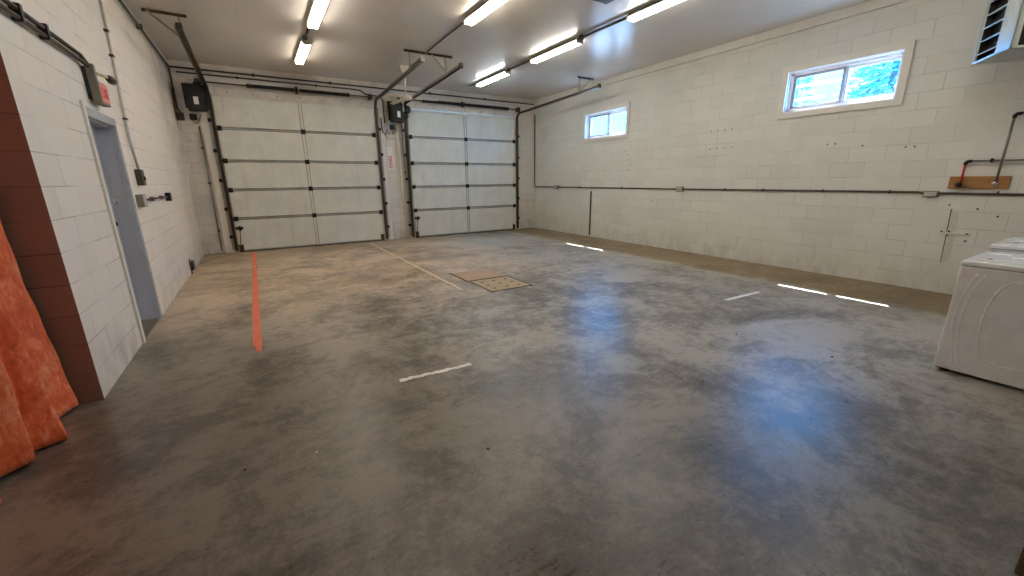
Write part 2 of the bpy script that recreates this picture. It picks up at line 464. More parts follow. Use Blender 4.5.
# boards at the ceiling line
mb = MB(); mb.box((XL, YB-.035, H-.105), (XR, YB, H)); S_(mb.build('trim_back', M['trim_dirty']))
mb = MB(); mb.box((XR-.06, YF, H-.125), (XR, YB-.035, H)); S_(mb.build('trim_right', M['white_paint']))
mb = MB(); mb.box((XL, YF, H-.06), (XL+.03, YB-.035, H)); S_(mb.build('trim_left', M['trim_dirty']))

# windows
for i, (y0, y1, z0, z1) in enumerate(WIN):
    w = struct('window_%d' % (i+1), (XR, (y0+y1)/2, z0)); O = w.location[:]
    c = .088
    mb = MB(O)
    for a, b in (((y0-c, z0-c), (y1+c, z0)), ((y0-c, z1), (y1+c, z1+c)), ((y0-c, z0), (y0, z1)), ((y1, z0), (y1+c, z1))):
        mb.box((XR-.034, a[0], a[1]), (XR+.002, b[0], b[1]))
    mb.build('casing', M['white_paint'], w)
    mb = MB(O)                                                     # reveal boards lining the opening
    mb.box((XR, y0, z0), (XR+.09, y0+.012, z1)); mb.box((XR, y1-.012, z0), (XR+.09, y1, z1))
    mb.box((XR, y0, z0), (XR+.09, y1, z0+.012)); mb.box((XR, y0, z1-.012), (XR+.09, y1, z1))
    mb.build('reveal', M['vinyl'], w)
    fx0, fx1, f = XR+.06, XR+.14, .035
    mb = MB(O)
    mb.box((fx0, y0+.012, z0+.012), (fx1, y1-.012, z0+.012+f)); mb.box((fx0, y0+.012, z1-.012-f), (fx1, y1-.012, z1-.012))
    mb.box((fx0, y0+.012, z0), (fx1, y0+.012+f, z1-.012)); mb.box((fx0, y1-.012-f, z0), (fx1, y1-.012, z1-.012))
    ym = (y0+y1)/2-.03
    mb.box((fx0+.03, ym-.045, z0+.02), (fx1, ym+.03, z1-.02))
    mb.box((fx0+.045, y0+.03, z0+.02), (fx0+.06, ym, z0+.092)); mb.box((fx0+.045, y0+.03, z1-.09), (fx0+.06, ym, z1-.02))
    mb.build('window_frame', M['vinyl'], w)
    a, b, cz, d, s = ym-.02, y1-.012-f, z0+.012+f, z1-.012-f, .045   # sliding sash on the far half
    mb = MB(O)
    mb.rbox((fx0+.005, a, cz), (fx0+.035, b, cz+s), .004); mb.rbox((fx0+.005, a, d-s), (fx0+.035, b, d), .004)
    mb.rbox((fx0+.005, a, cz+s), (fx0+.035, a+s, d-s), .004); mb.rbox((fx0+.005, b-s, cz+s), (fx0+.035, b, d-s), .004)
    mb.rbox((fx0-.01, a+.012, (cz+d)/2-.04), (fx0+.006, a+.03, (cz+d)/2+.04), .003)
    sash = mb.build('sliding_sash', M['vinyl_grey'], w)
    mb = MB(O); mb.box((fx0+.018, a+s-.005, cz+s-.005), (fx0+.022, b-s+.005, d-s+.005)); mb.build('pane', M['glass'], sash)
    mb = MB(O); mb.box((fx0+.058, y0+.04, z0+.04), (fx0+.062, ym-.015, z1-.04)); mb.build('pane', M['glass'], w)

# person door in the left wall
dj = struct('door_1', (XL, (DOOR[0]+DOOR[1])/2, 0)); O = dj.location[:]
y0, y1, _, z1 = DOOR
mb = MB(O)
mb.box((XL-.24, y1-.03, 0), (XL+.012, y1+.035, z1)); mb.box((XL-.24, y0-.035, 0), (XL+.0, y0+.03, z1)); mb.box((XL-.24, y0-.035, z1-.03), (XL+.012, y1+.035, z1+.045))
mb.box((XL-.15, y1-.045, 0), (XL-.035, y1-.03, z1-.03))
mb.box((XL-.15, y0+.03, 0), (XL-.035, y0+.045, z1-.03)); mb.box((XL-.15, y0+.03, z1-.045), (XL-.035, y1-.03, z1-.03))
mb.build('door_frame', M['steel_door'], dj)
mb = MB(O); mb.rbox((XL+.0, y0-.06, -.0), (XL+.02, y0-.005, z1+.08), .003); mb.build('casing', M['white_paint'], dj)
mb = MB(O); mb.rbox((XL-.20, y0+.034, .012), (XL-.152, y1-.034, z1-.034), .003); leaf = mb.build('door_leaf', M['steel_door'], dj)
mb = MB(O); mb.lathe([(.03, 0), (.03, .008), (.012, .012), (.012, .04), (.026, .05), (.032, .07), (.026, .088), (.005, .093)], (XL-.152, y1-.20, 1.33), 'x')
mb.build('door_knob', M['chrome'], leaf)
mb = MB(O); mb.lathe([(.028, 0), (.028, .01), (.02, .02), (.003, .022)], (XL-.152, y1-.20, 1.10), 'x'); mb.box((XL-.132, y1-.205, 1.08), (XL-.115, y1-.195, 1.12)); mb.build('deadbolt', M['dark_steel'], leaf)
mb = MB(O); mb.box((XL-.153, y1-.235, 1.15), (XL-.149, y1-.165, 1.24)); mb.build('lock_plate', M['brass_plate'], leaf)
mb = MB(O); mb.box((XL-.24, y0+.03, 0), (XL+.0, y1-.03, .012)); mb.build('threshold', M['galv'], dj)

# ------------------------------------------------------------------ overhead doors
SEAMS = [.012, .735, 1.35, 1.95, 2.60, 3.26]
DW = 3.20
def make_door(label):
    t = thing('garage_door', label, 'garage door', (1.10, YB-.066, 0))
    w = DW/2
    for i, (a, b) in enumerate(zip(SEAMS, SEAMS[1:])):
        mb = MB()
        mb.rbox((-w, -.02, a+.010), (w, .012, b-.010), .003); mb.box((-w, .004, a-.006), (w, .025, b+(.0 if i == 4 else -.006)))
        mb.box((-w, -.034, a+.008), (w, -.018, a+.034), 1); mb.box((-w, -.030, b-.026), (w, -.018, b-.010), 1)   # folded rails
        mb.box((-w, -.028, a+.03), (-w+.06, -.018, b-.03)); mb.box((w-.06, -.028, a+.03), (w, -.018, b-.03))
        mb.box((-.036, -.032, a+.034), (-.024, -.018, b-.026), 1); mb.box((.024, -.032, a+.034), (.036, -.018, b-.026), 1)
        sec = mb.build('door_section', [M['door_panel'], M['door_rail']], t)
        if i < 4:
            for x in (-w+.035, 0, w-.035):
                h = MB()
                h.box((x-.045, -.046, b-.05), (x+.045, -.038, b+.05))
                h.tube([(x-.045, -.05, b), (x+.045, -.05, b)], .016, 8)
                h.box((x-.022, -.06, b-.03), (x+.022, -.03, b+.03))
                if abs(x) > .1: h.tube([(x, -.025, b), (x+math.copysign(.10, x), -.025, b)], .007, 8); h.lathe([(.017, -.008), (.017, .008)], (x+math.copysign(.092, x), -.025, b), 'x', 12)
                h.build('hinge', M['black_steel'], sec)
    mb = MB(); mb.box((-w, -.02, 0), (w, .02, .02)); mb.build('bottom_seal', M['black'], t)
    mb = MB(); mb.box((-w+.01, -.04, 3.235), (w-.01, -.018, 3.25)); mb.box((-w+.01, -.043, 3.20), (w-.01, -.04, 3.25)); mb.build('top_strut', M['trim_dirty'], t)
    # bottom bracket and slide lock on the left edge
    mb = MB(); mb.box((-w+.0, -.035, .02), (-w+.09, -.02, .17)); mb.build('corner_bracket', M['dark_steel'], t)
    mb = MB(); mb.box((-w+.0, -.05, .50), (-w+.14, -.025, .56)); mb.box((-w+.06, -.06, .47), (-w+.10, -.04, .58)); mb.tube([(-w+.07, -.05, .47), (-w+.06, -.055, .30), (-w+.04, -.05, .18)], .008, 6); mb.build('slide_lock', M['black_steel'], t)
    mb = MB(); mb.box((w-.09, -.035, .02), (w, -.02, .17)); mb.build('corner_bracket', M['dark_steel'], t)
    return t
d0 = make_door('left cream sectional garage door, below the spring nearest the exit door')
copy_tree(d0, (5.15, YB-.066, 0), 'right white sectional garage door, nearest the wall with windows')

# header boards above the doors
for (a, b, z0, z1, lab) in ((-.44, 2.70, 3.262, 3.39, 'white painted header board with screw heads above the left garage door'),
                            (3.56, 6.80, 3.28, 3.415, 'white painted header board with screw heads above the right garage door')):
    t = thing('header_board', lab, 'board', ((a+b)/2, YB, z0)); O = t.location[:]
    mb = MB(O); mb.rbox((a, YB-.045, z0), (b, YB, z1), .004); mb.build('board', M['trim_dirty'], t)
    for k in range(7):
        x = a+.22+k*(b-a-.44)/6
        mb = MB(O); mb.lathe([(.011, 0), (.011, .006), (.004, .009)], (x, YB-.054, z0+.05), 'y', 10); mb.build('screw', M['black_steel'], t)

# tracks
def track(side, X, label, zt):
    """C-channel track; side = +1 when the door lies on the +x side"""
    t = thing('door_track', label, 'garage door track', (X, YB, 0)); O = t.location[:]
    yv = YB-.085
    prof = [(-.028,-.02),(.028,-.02),(.028,.02),(.022,.02),(.022,-.014),(-.022,-.014),(-.022,.02),(-.028,.02)]
    R = .17; zh = zt-.12; zv = zh-R
    mb = MB(O); mb.sweep(prof, [(X, yv, .03), (X, yv, 1.0), (X, yv, 2.0), (X, yv, zv)], (side, 0, 0)); mb.build('vertical_rail', M['dark_steel'], t)
    R = .17; zh = zt-.12; zv = zh-R
    arc = [(X, yv, zv)]
    for k in range(1, 9):
        a = k/8*PI/2*.965
        arc.append((X, yv-R+R*math.cos(a), (zh-R)+R*math.sin(a)))
    e = Vector((X, 7.38, zt))
    mb = MB(O); mb.sweep(prof, arc+[tuple(e)], (side, 0, 0)); mb.build('horizontal_rail', M['dark_steel'], t)  # dark steel also stands for the shade inside the channel
    # angle iron along the rail, pale to stand for the lit underside
    m = Vector(arc[-1]).lerp(e, .02)
    ang = [(-.004,-.022),(.02,-.022),(.02,-.018),(.001,-.018),(.001,.022),(-.004,.022)]
    mb = MB(O); mb.sweep(ang, [tuple(m+Vector((-side*.05, 0, .0))), tuple(e+Vector((-side*.05, 0, .0)))], (side, 0, 0)); mb.build('support_angle', M['galv'], t)
    mb = MB(O); mb.box((X-side*.075, YB-.07, .06), (X-side*.070, YB-.045, zv)); mb.box((X-side*.075, YB-.07, .06), (X-side*.030, YB-.066, zv)); mb.build('jamb_angle', M['galv'], t)
    # end stop
    mb = MB(O); mb.rbox((X-.035, 7.37, zt-.035), (X+.035, 7.42, zt+.05), .006); mb.build('end_stop', M['white_paint'] if X > 2 and X < 3 else M['dark_steel'], t)
    # ceiling hanger
    x0, x1 = {(-.55): (-.98, -.49), 2.77: (2.64, 3.12), 3.48: (3.12, 3.58), 6.84: (6.73, 7.21)}[X]
    yh = 8.02
    mb = MB(O); mb.box((x0, yh-.02, H-.006), (x1, yh+.02, H)); mb.box((x0, yh-.02, H-.04), (x1, yh-.016, H)); mb.build('hanger_plate', M['dark_steel'], t)
    zz = zt-.03*(yh-7.38)/3.3
    mb = MB(O); mb.box((X-.045, yh-.012, zz), (X-.041, yh+.018, H)); mb.box((X-.045, yh-.016, zz-.03), (X-.015, yh-.012, H)); mb.build('hanger_strut', M['galv'], t)
    far = x0 if abs(x0-X) > abs(x1-X) else x1
    mb = MB(O)
    p, q = Vector((X-.03, yh-.02, zz+.02)), Vector((far+(.05 if far < X else -.05), yh-.02, H-.02))
    d = (q-p).normalized(); mb.sweep([(-.002,-.014),(.002,-.014),(.002,.014),(-.002,.014)], [tuple(p), tuple(q)], (0, 1, 0)); mb.build('hanger_brace', M['galv'], t)
    # jamb brackets
    for z in (.35, .95, 1.55, 2.15, 2.75):
        mb = MB(O); mb.box((X-side*.09, YB-.075, z-.035), (X-side*.025, YB-.069, z+.035)); mb.box((X-side*.09, YB-.075, z-.035), (X-side*.086, YB, z+.035))
        mb.lathe([(.012, 0), (.012, .01)], (X-side*.06, YB-.087, z), 'y', 8); mb.build('jamb_bracket', M['black_steel'], t)
    return t
track(1, -.55, 'steel door track left of the left garage door, near the exit door', 3.475)
track(-1, 2.77, 'steel door track right of the left garage door, ending in a white stop', 3.53)
track(1, 3.48, 'steel door track left of the right garage door, ending bare below the ceiling hanger', 3.50)
track(-1, 6.84, 'steel door track right of the right garage door, running beside the far window', 3.50)

# torsion shafts and springs
def spring(xa, xb, s0, s1, xc, z, label):
    t = thing('torsion_spring_shaft', label, 'garage door spring', (xc, YB, z)); O = t.location[:]; y = YB-.15
    mb = MB(O); mb.tube([(xa, y, z), (xb, y, z)], .014, 10); mb.build('shaft', M['dark_steel'], t)
    for a, b in ((s0, xc-.05), (xc+.05, s1)):
        mb = MB(O); n = int((b-a)/.02); r = .034
        pts = [(r+.006 if k % 2 else r-.003, a+(b-a)*k/(2*n)-xc) for k in range(2*n+1)]
        mb.lathe(pts, (xc, y, z), 'x', 14); mb.build('spring', M['black_steel'], t)
    for x in (s0-.03, s1+.03):
        mb = MB(O); mb.lathe([(.02, -.03), (.04, -.028), (.04, .028), (.02, .03)], (x, y, z), 'x', 14); mb.build('winding_cone', M['black_steel'], t)
    for x in (xa+.06, xb-.06):
        mb = MB(O); mb.lathe([(.03, -.05), (.065, -.04), (.055, -.03), (.05, .0), (.055, .03), (.065, .04), (.03, .05)], (x, y, z), 'x', 18); mb.build('cable_drum', M['dark_steel'], t)
        mb = MB(O); mb.box((x-.012 if x < xc else x+.006, YB-.19, z-.062), (x-.006 if x < xc else x+.012, YB, z+.07)); mb.build('bearing_plate', M['dark_steel'], t)
    mb = MB(O); mb.rbox((xc-.06, YB-.035, z-.06), (xc+.17, YB, z+.13), .003); mb.build('mounting_block', M['trim_dirty'], t)
    mb = MB(O); mb.box((xc-.03, YB-.04, z-.058), (xc+.03, YB-.034, z+.09)); mb.box((xc-.006, YB-.19, z-.05), (xc+.006, YB-.034, z+.05)); mb.lathe([(.05, -.02), (.05, .02)], (xc, y, z), 'x', 16); mb.build('centre_bracket', M['black_steel'], t)
spring(-.74, 2.70, .20, 2.12, 1.08, 3.455, 'black torsion spring on its shaft above the left garage door')
spring(3.30, 6.90, 4.00, 6.45, 5.11, 3.48, 'black torsion spring on its shaft above the right garage door')

# openers
def opener(x0, x1, z0, z1, label, wheel):
    t = thing('door_opener', label, 'garage door opener', ((x0+x1)/2, YB, z0)); O = t.location[:]
    ya, yb = YB-.33, YB-.10; w = x1-x0
    mb = MB(O)
    body = MB(O)
    poly = [(x0+.02, z0), (x1-.02, z0), (x1, z0+.04), (x1, z1-.12), (x1-.05, z1), (x0+.03, z1), (x0, z1-.03), (x0, z0+.04)]
    body.prism(poly, 'y', ya+.04, yb)
    body.prism([(x0+.04, z0+.03), (x1-.04, z0+.03), (x1-.03, z1-.14), (x0+.03, z1-.14)], 'y', ya, ya+.05)
    for k in range(5): body.box((x0+.06+k*.03, ya+.036, z1-.10), (x0+.075+k*.03, ya+.044, z1-.03))
    body.build('housing', M['black'], t)
    mb = MB(O); mb.box((x0+w*.42, ya-.003, z0+.10), (x0+w*.66, ya+.001, z0+.24)); mb.build('rating_label', M['paper'], t)
    mb = MB(O); mb.box((x0-.03, YB-.10, z0+.05), (x1+.02, YB-.09, z1+.03)); mb.box((x0+.05, YB-.10, z1-.02), (x1-.02, YB, z1+.03)); mb.build('mounting_plate', M['black_steel'], t)
    mb = MB(O); mb.lathe([(.045, -.03), (.05, 0), (.045, .03)], (x0+w*.6, YB-.15, z1+.01), 'x', 16); mb.build('drive_sprocket', M['black_steel'], t)
    if wheel:
        mb = MB(O); mb.lathe([(.03, -.06), (.095, -.05), (.10, 0), (.095, .05), (.03, .06)], (x1+.09, ya+.10, z1-.16), 'y', 24); mb.build('motor_drum', M['black'], t)
        mb = MB(O); mb.lathe([(.03, -.05), (.06, -.04), (.06, .04), (.03, .05)], (x1+.06, ya+.10, z1-.31), 'y', 18); mb.build('brake_drum', M['black'], t)
        mb = MB(O); mb.box((x1-.03, ya-.004, z1-.22), (x1+.0, ya+.03, z1-.04)); mb.build('chain_guard', M['galv'], t)
    # control box and cords below
    mb = MB(O); mb.rbox((x0+.0, YB-.10, z0-.16), (x0+.12, YB-.02, z0-.05), .006); mb.build('control_box', M['black'], t)
    pts = []
    for k in range(13):
        a = k/12; pts.append((x0+.02+.17*a, YB-.07, z0-.15-.13*math.sin(PI*a)+.10*a))
    mb = MB(O); mb.tube(pts, .007, 6); mb.build('cord', M['black'], t)
    return t
opener(-.925, -.60, 2.90, 3.375, 'black garage door opener with white label in the left back corner', False)
opener(3.09, 3.40, 2.92, 3.38, 'black garage door opener with round drum between the two garage doors', True)
tag(MB().rbox((-1.09, YB-.03, 2.50), (-.73, YB, 3.47), .004).build('mounting_board', M['trim_dirty']), 'pale board on the wall behind the left garage door opener', 'board')
t = thing('outlet_plate', 'white square cover plate on the pier below the right opener', 'cover plate', (3.11, YB, 2.52)); O = t.location[:]
mb = MB(O); mb.rbox((3.0, YB-.02, 2.52), (3.22, YB, 2.78), .004); mb.build('plate', M['trim_dirty'], t)
for x in (3.06, 3.16): mb = MB(O); mb.lathe([(.016, 0), (.016, .01)], (x, YB-.03, 2.66), 'y', 10); mb.build('outlet', M['black'], t)

# door jamb boards
def jamb(x0, x1, lab, z1=3.40):
    t = thing('jamb_board', lab, 'board', ((x0+x1)/2, YB, 0)); O = t.location[:]
    mb = MB(O); mb.rbox((x0, YB-.04, .0), (x1, YB, z1), .004); mb.build('board', M['white_paint'], t)
    for z in (.2, .62, 1.22, 1.82, 2.42, 3.0):
        mb = MB(O); mb.lathe([(.012, 0), (.012, .01)], ((x0+x1)/2+.02, YB-.05, z), 'y', 8); mb.build('lag_bolt', M['black_steel'], t)
jamb(-.76, -.46, 'white jamb board left of the left garage door')
jamb(2.66, 2.95, 'white jamb board on the pier, right of the left garage door')
jamb(3.40, 3.60, 'white jamb board on the pier, left of the right garage door')
jamb(6.70, 6.95, 'white jamb board right of the right garage door')

# warning sign on the pier
t = thing('warning_sign', 'small white and red warning sign on the pier between the garage doors', 'sign', (3.05, YB, 1.8)); O = t.location[:]
mb = MB(O); mb.box((2.985, YB-.006, 1.80), (3.115, YB, 2.34)); mb.build('panel', M['paper'], t)
mb = MB(O)
for a, b in (((3.01, 1.83), (3.09, 1.85)), ((3.01, 2.10), (3.09, 2.12)), ((3.01, 1.83), (3.025, 2.12)), ((3.075, 1.83), (3.09, 2.12))): mb.box((a[0], YB-.008, a[1]), (b[0], YB-.005, b[1]))
mb.box((3.042, YB-.008, 1.87), (3.058, YB-.005, 2.08)); mb.build('red_border', M['red'], t)

# ------------------------------------------------------------------ pipes and conduits
def pipe(name, label, cat, path, r, mat, straps=(), sm=None, strap_axis=None, group=None):
    t = thing(name, label, cat, path[0], group); O = t.location[:]
    mb = MB(O); mb.tube(path, r, 10); mb.build('pipe', mat, t)
    for p in straps:
        p = Vector(p); mb = MB(O)
        mb.rbox(p-Vector((r*1.7,)*3), p+Vector((r*1.7,)*3), r*.4); mb.build('strap', sm or M['dark_steel'], t)
    return t
pipe('ceiling_pipe', 'upper of two thin dark pipes along the back wall below the ceiling board', 'pipe', [(XL+.03, YB-.05, 3.69), (2.55, YB-.05, 3.69), (XR-.08, YB-.05, 3.68)], .016, M['pipe_dark'], [(x, YB-.05, 3.69) for x in (.3, 1.8, 4.2, 5.8)])
pipe('ceiling_pipe', 'lower of two thin dark pipes along the back wall, bending down to the pier', 'pipe', [(-1.0, YB-.04, 3.61), (2.30, YB-.04, 3.61), (2.46, YB-.04, 3.60), (2.56, YB-.04, 3.53), (2.92, YB-.06, 3.50), (2.96, YB-.06, 3.42), (2.97, YB-.06, 2.9)], .013, M['pipe_dark'], [(x, YB-.04, 3.61) for x in (0, 1.5)])
pipe('ceiling_pipe', 'dark pipe running along the top of the left wall', 'pipe', [(XL+.045, YF+.1, 3.71), (XL+.045, YB-.07, 3.70)], .02, M['pipe_dark'], [(XL+.045, y, 3.705) for y in (4.5, 6.5, 8.5)])
pipe('corner_pipe', 'thin vertical pipe dropping down the left back corner', 'pipe', [(XL+.05, YB-.05, 3.66), (XL+.05, YB-.05, 2.95), (XL+.09, YB-.05, 2.86)], .016, M['pipe_dark'])
t = thing('corner_junction_box', 'grey junction box on the back wall in the left corner', 'junction box', (-1.05, YB, 2.74)); O = t.location[:]
mb = MB(O); mb.rbox((-1.13, YB-.06, 2.72), (-1.02, YB, 2.86), .006); mb.build('box', M['box_grey'], t)
mb = MB(O); mb.rbox((-1.14, YB-.066, 2.715), (-1.01, YB-.06, 2.865), .002); mb.build('cover', M['dark_steel'], t)
pipe('wall_conduit', 'thin conduit down the back wall left of the left garage door', 'conduit', [(-.80, YB-.06, 2.62), (-.81, YB-.06, 1.4), (-.82, YB-.06, .06)], .014, M['conduit'], [(-.81, YB-.06, z) for z in (.5, 1.5, 2.2)])
pipe('pvc_pipe', 'cream plastic pipe standing down the pier between the garage doors', 'pipe', [(3.27, YB-.06, 2.95), (3.30, YB-.06, 1.5), (3.34, YB-.06, .05)], .022, M['pvc'])
pipe('wall_conduit', 'thin grey conduit down the pier beside the cream pipe', 'conduit', [(3.385, YB-.07, 2.92), (3.385, YB-.07, 1.95), (3.40, YB-.07, 1.6)], .012, M['conduit'], [(3.395, YB-.07, 1.72)])
t = thing('hanging_cord_switch', 'dark cord looping down the pier beside the left garage door track', 'cord', (2.85, YB, 2.6)); O = t.location[:]
mb = MB(O); mb.tube([(2.88, YB-.06, 3.05), (2.875, YB-.07, 2.85), (2.90, YB-.07, 2.70), (2.96, YB-.07, 2.62), (3.02, YB-.06, 2.74)], .011, 8); mb.build('cord', M['black'], t)
mb = MB(O); mb.lathe([(.045, -.012), (.05, 0), (.045, .012)], (2.88, YB-.06, 3.06), 'y', 16); mb.build('white_reel', M['white_paint'], t)

# conduit run on the right wall
t = thing('wall_conduit', 'long horizontal grey conduit with junction boxes across the right wall', 'conduit', (XR, 6, 1.28)); O = t.location[:]
xw = XR-.022; r = .014
mb = MB(O); mb.tube([(xw, YB-.03, 3.40), (xw, YB-.03, 1.36), (xw, YB-.05, 1.31), (xw, YB-.10, 1.295), (xw, 9.74, 1.29), (xw, 5.57, 1.285), (xw, 1.90, 1.293), (xw, 1.78, 1.272), (xw, 1.66, 1.282), (xw, -.6, 1.28)], r, 10); mb.build('pipe', M['pipe_dark'], t)
for y, z, s in ((9.74, 1.29, .075), (5.57, 1.285, .075)):
    mb = MB(O); mb.rbox((XR-.06, y-s, z-.05), (XR, y+s, z+.05), .006); b = mb.build('junction_box', M['box_grey'], t)
    mb = MB(O); mb.rbox((XR-.064, y-s+.012, z-.04), (XR-.058, y+s-.012, z+.04), .002); mb.build('cover', M['galv_pale'], b)
mb = MB(O); mb.rbox((XR-.055, 1.70, 1.235), (XR, 1.85, 1.31), .006); b = mb.build('junction_box', M['conduit'], t)
mb = MB(O); mb.rbox((XR-.06, 1.715, 1.245), (XR-.054, 1.835, 1.30), .002); mb.build('cover', M['galv_pale'], b)
for y in (8.7, 7.2, 4.6, 3.9, 3.0, 2.2, 1.2):
    mb = MB(O); mb.rbox((XR-.040, y-.008, 1.268), (XR, y+.008, 1.316), .004); mb.build('strap', M['dark_steel'], t)
tag(MB().rbox((XR-.022, 8.265, .04), (XR, 8.305, 1.20), .004).build('wall_strip', M['dark_steel']), 'thin dark vertical steel strip low on the right wall below the far window', 'steel strip')

# left wall: pair of conduits, exit sign, emergency lamp, boxes
t = thing('wall_conduit', 'pair of dark conduits along the upper left wall leading to the exit sign', 'conduit', (XL, 4.6, 2.52)); O = t.location[:]
for dz, dx in ((.0, 0), (.055, 0)):
    mb = MB(O); mb.tube([(XL+.03, -1.5, 2.50+dz), (XL+.03, 3.9, 2.515+dz), (XL+.03, 5.22, 2.525+dz*.9), (XL+.045, 5.30, 2.50+dz*.4)], .0155, 10); mb.build('pipe', M['pipe_dark'], t)
for y in (4.1, 4.5):
    mb = MB(O); mb.rbox((XL, y-.02, 2.495), (XL+.055, y+.02, 2.60), .004); mb.build('strap', M['black_steel'], t)
t = thing('exit_sign', 'grey box exit sign with pink face on the left wall above the door', 'exit sign', (XL, 5.42, 2.21)); O = t.location[:]
mb = MB(O); mb.rbox((-1.122, 5.29, 2.205), (-1.062, 5.565, 2.395), .006); mb.build('housing', M['exit_side'], t)
mb = MB(O); mb.rbox((-1.122, 5.29, 2.39), (-1.066, 5.345, 2.525), .005); mb.lathe([(.012, 0), (.012, .006)], (-1.09, 5.285, 2.45), 'y', 8); mb.build('conduit_box', M['exit_side'], t)
mb = MB(O); mb.rbox((XL, 5.29, 2.23), (-1.12, 5.50, 2.50), .004); mb.build('back_gap_shade', M['black'], t)  # black block standing for the shadowed gap behind the sign
mb = MB(O); mb.box((-1.063, 5.31, 2.222), (-1.058, 5.548, 2.38)); face = mb.build('face_panel', M['exit_face'], t)
cu = bpy.data.curves.new('exit_text', 'FONT'); cu.body = 'EXIT'; cu.size = .125; cu.extrude = .001; cu.align_x = 'CENTER'; cu.align_y = 'CENTER'
tmp = bpy.data.objects.new('exit_text_source', cu); COL.objects.link(tmp)
bpy.context.view_layer.update()
me = bpy.data.meshes.new_from_object(tmp.evaluated_get(bpy.context.evaluated_depsgraph_get())); COL.objects.unlink(tmp); bpy.data.objects.remove(tmp)
R3 = Matrix(((0, 0, 1), (1, 0, 0), (0, 1, 0))).to_4x4()          # text x -> world y, text y -> world z
me.transform(Matrix.Translation(Vector((-1.0565, 5.43, 2.30))-Vector(O)) @ R3 @ Matrix.Diagonal((.72, 1.05, 1, 1)))
me.materials.clear(); me.materials.append(M['red']); lt = bpy.data.objects.new('lettering', me); COL.objects.link(lt); lt.parent = face
t = thing('emergency_lamp', 'small dark emergency lamp head beside the exit sign', 'lamp', (XL, 5.75, 2.5)); O = t.location[:]
mb = MB(O); mb.tube([(-1.075, 5.34, 2.46), (-1.06, 5.48, 2.47), (-1.05, 5.58, 2.475)], .014, 8); mb.build('arm', M['brass_plate'], t)
mb = MB(O); mb.lathe([(.015, -.07), (.03, -.055), (.034, .015), (.04, .045), (.038, .052)], (-1.045, 5.70, 2.475), 'y', 18); mb.build('lamp_head', M['dark_steel'], t)
mb = MB(O); mb.lathe([(.035, 0), (.03, .01), (.006, .015)], (-1.045, 5.75, 2.475), 'y', 18); mb.build('lens', M['galv_pale'], t)
t = thing('wall_conduit', 'vertical conduit down the left wall beside the exit door to a switch', 'conduit', (XL, 6.4, 1.6)); O = t.location[:]
mb = MB(O); mb.tube([(XL+.02, 6.56, H-.06), (XL+.02, 6.50, 3.0), (XL+.02, 6.41, 2.4), (XL+.02, 6.36, 1.98), (XL+.03, 6.40, 1.66)], .013, 8); mb.build('pipe', M['galv_pale'], t)
for z in (3.1, 2.85, 2.2): 
    y = 6.56-(3.75-z)*.105
    mb = MB(O); mb.rbox((XL, y-.03, z-.012), (XL+.04, y+.03, z+.012), .004); mb.build('strap', M['dark_steel'], t)
mb = MB(O); mb.rbox((XL, 6.33, 1.48), (XL+.06, 6.47, 1.66), .008); mb.build('switch_box', M['box_olive'], t)
mb = MB(O); mb.box((XL+.06, 6.39, 1.54), (XL+.075, 6.41, 1.58)); mb.build('toggle', M['black'], t)
t = thing('wall_outlet_run', 'grey box with short horizontal conduit to a dark outlet on the left wall', 'outlet', (XL, 6.2, 1.32)); O = t.location[:]
mb = MB(O); mb.rbox((XL, 6.10, 1.245), (XL+.06, 6.27, 1.385), .006); mb.build('junction_box', M['box_grey'], t)
mb = MB(O); mb.rbox((XL+.058, 6.115, 1.26), (XL+.066, 6.255, 1.37), .002); mb.build('cover', M['galv_pale'], t)
mb = MB(O); mb.tube([(XL+.025, 6.27, 1.315), (XL+.025, 7.1, 1.315), (XL+.025, 7.88, 1.31)], .013, 8); mb.build('pipe', M['pipe_dark'], t)
mb = MB(O); mb.rbox((XL, 7.86, 1.25), (XL+.06, 7.99, 1.37), .006); mb.build('outlet_box', M['black_steel'], t)
for y in (6.8, 7.4): mb = MB(O); mb.rbox((XL, y-.006, 1.29), (XL+.042, y+.006, 1.34), .004); mb.build('strap', M['dark_steel'], t)
t = thing('floor_outlet', 'small black bracket low on the left wall near the back corner', 'bracket', (XL, 8.75, .1)); O = t.location[:]
mb = MB(O); mb.rbox((XL, 8.66, .06), (XL+.05, 8.88, .20), .006); mb.build('box', M['black_steel'], t)
mb = MB(O); mb.tube([(XL+.03, 8.55, .02), (XL+.03, 8.55, .27)], .010, 8); mb.build('stub_pipe', M['dark_steel'], t)

# supply board and pipes above the machines
tag(MB().rbox((XR-.03, 1.13, 1.342), (XR, 1.637, 1.49), .004).build('backing_board', M['wood']), 'short tan wooden board on the right wall carrying two water taps', 'board')
def supply(label, y, z0, z1, yend, mat, mat2):
    t = thing('water_pipe', label, 'water pipe', (XR, y, z0)); O = t.location[:]; x = XR-.055
    mb = MB(O); mb.tube([(x, y, z0+.02), (x, y, z1-.03)], .012, 10); mb.build('riser', mat, t)
    mb = MB(O); mb.tube([(x, y, z1-.04), (x, y, z1-.015), (x, y-.015, z1), (x, y-.05, z1+.005)], .019, 10); mb.build('elbow', M['black_steel'], t)
    mb = MB(O); mb.tube([(x, y-.04, z1+.005), (x, yend, z1-.02)], .012, 10); mb.build('branch', mat2, t)
    mb = MB(O); mb.tube([(x+.03, y, z0), (x-.05, y, z0)], .02, 12); mb.tube([(x-.04, y, z0), (x-.05, y, z0-.03)], .012, 10); mb.lathe([(.01, 0), (.03, .006), (.03, .018), (.01, .022)], (x-.075, y, z0+.005), 'x', 14); mb.build('tap', M['chrome'] if y < 1.4 else M['black_steel'], t)
    mb = MB(O); mb.rbox((XR-.075, y-.22, z1-.02), (XR, y-.20, z1+.03), .004); mb.build('clip', M['black_steel'], t)
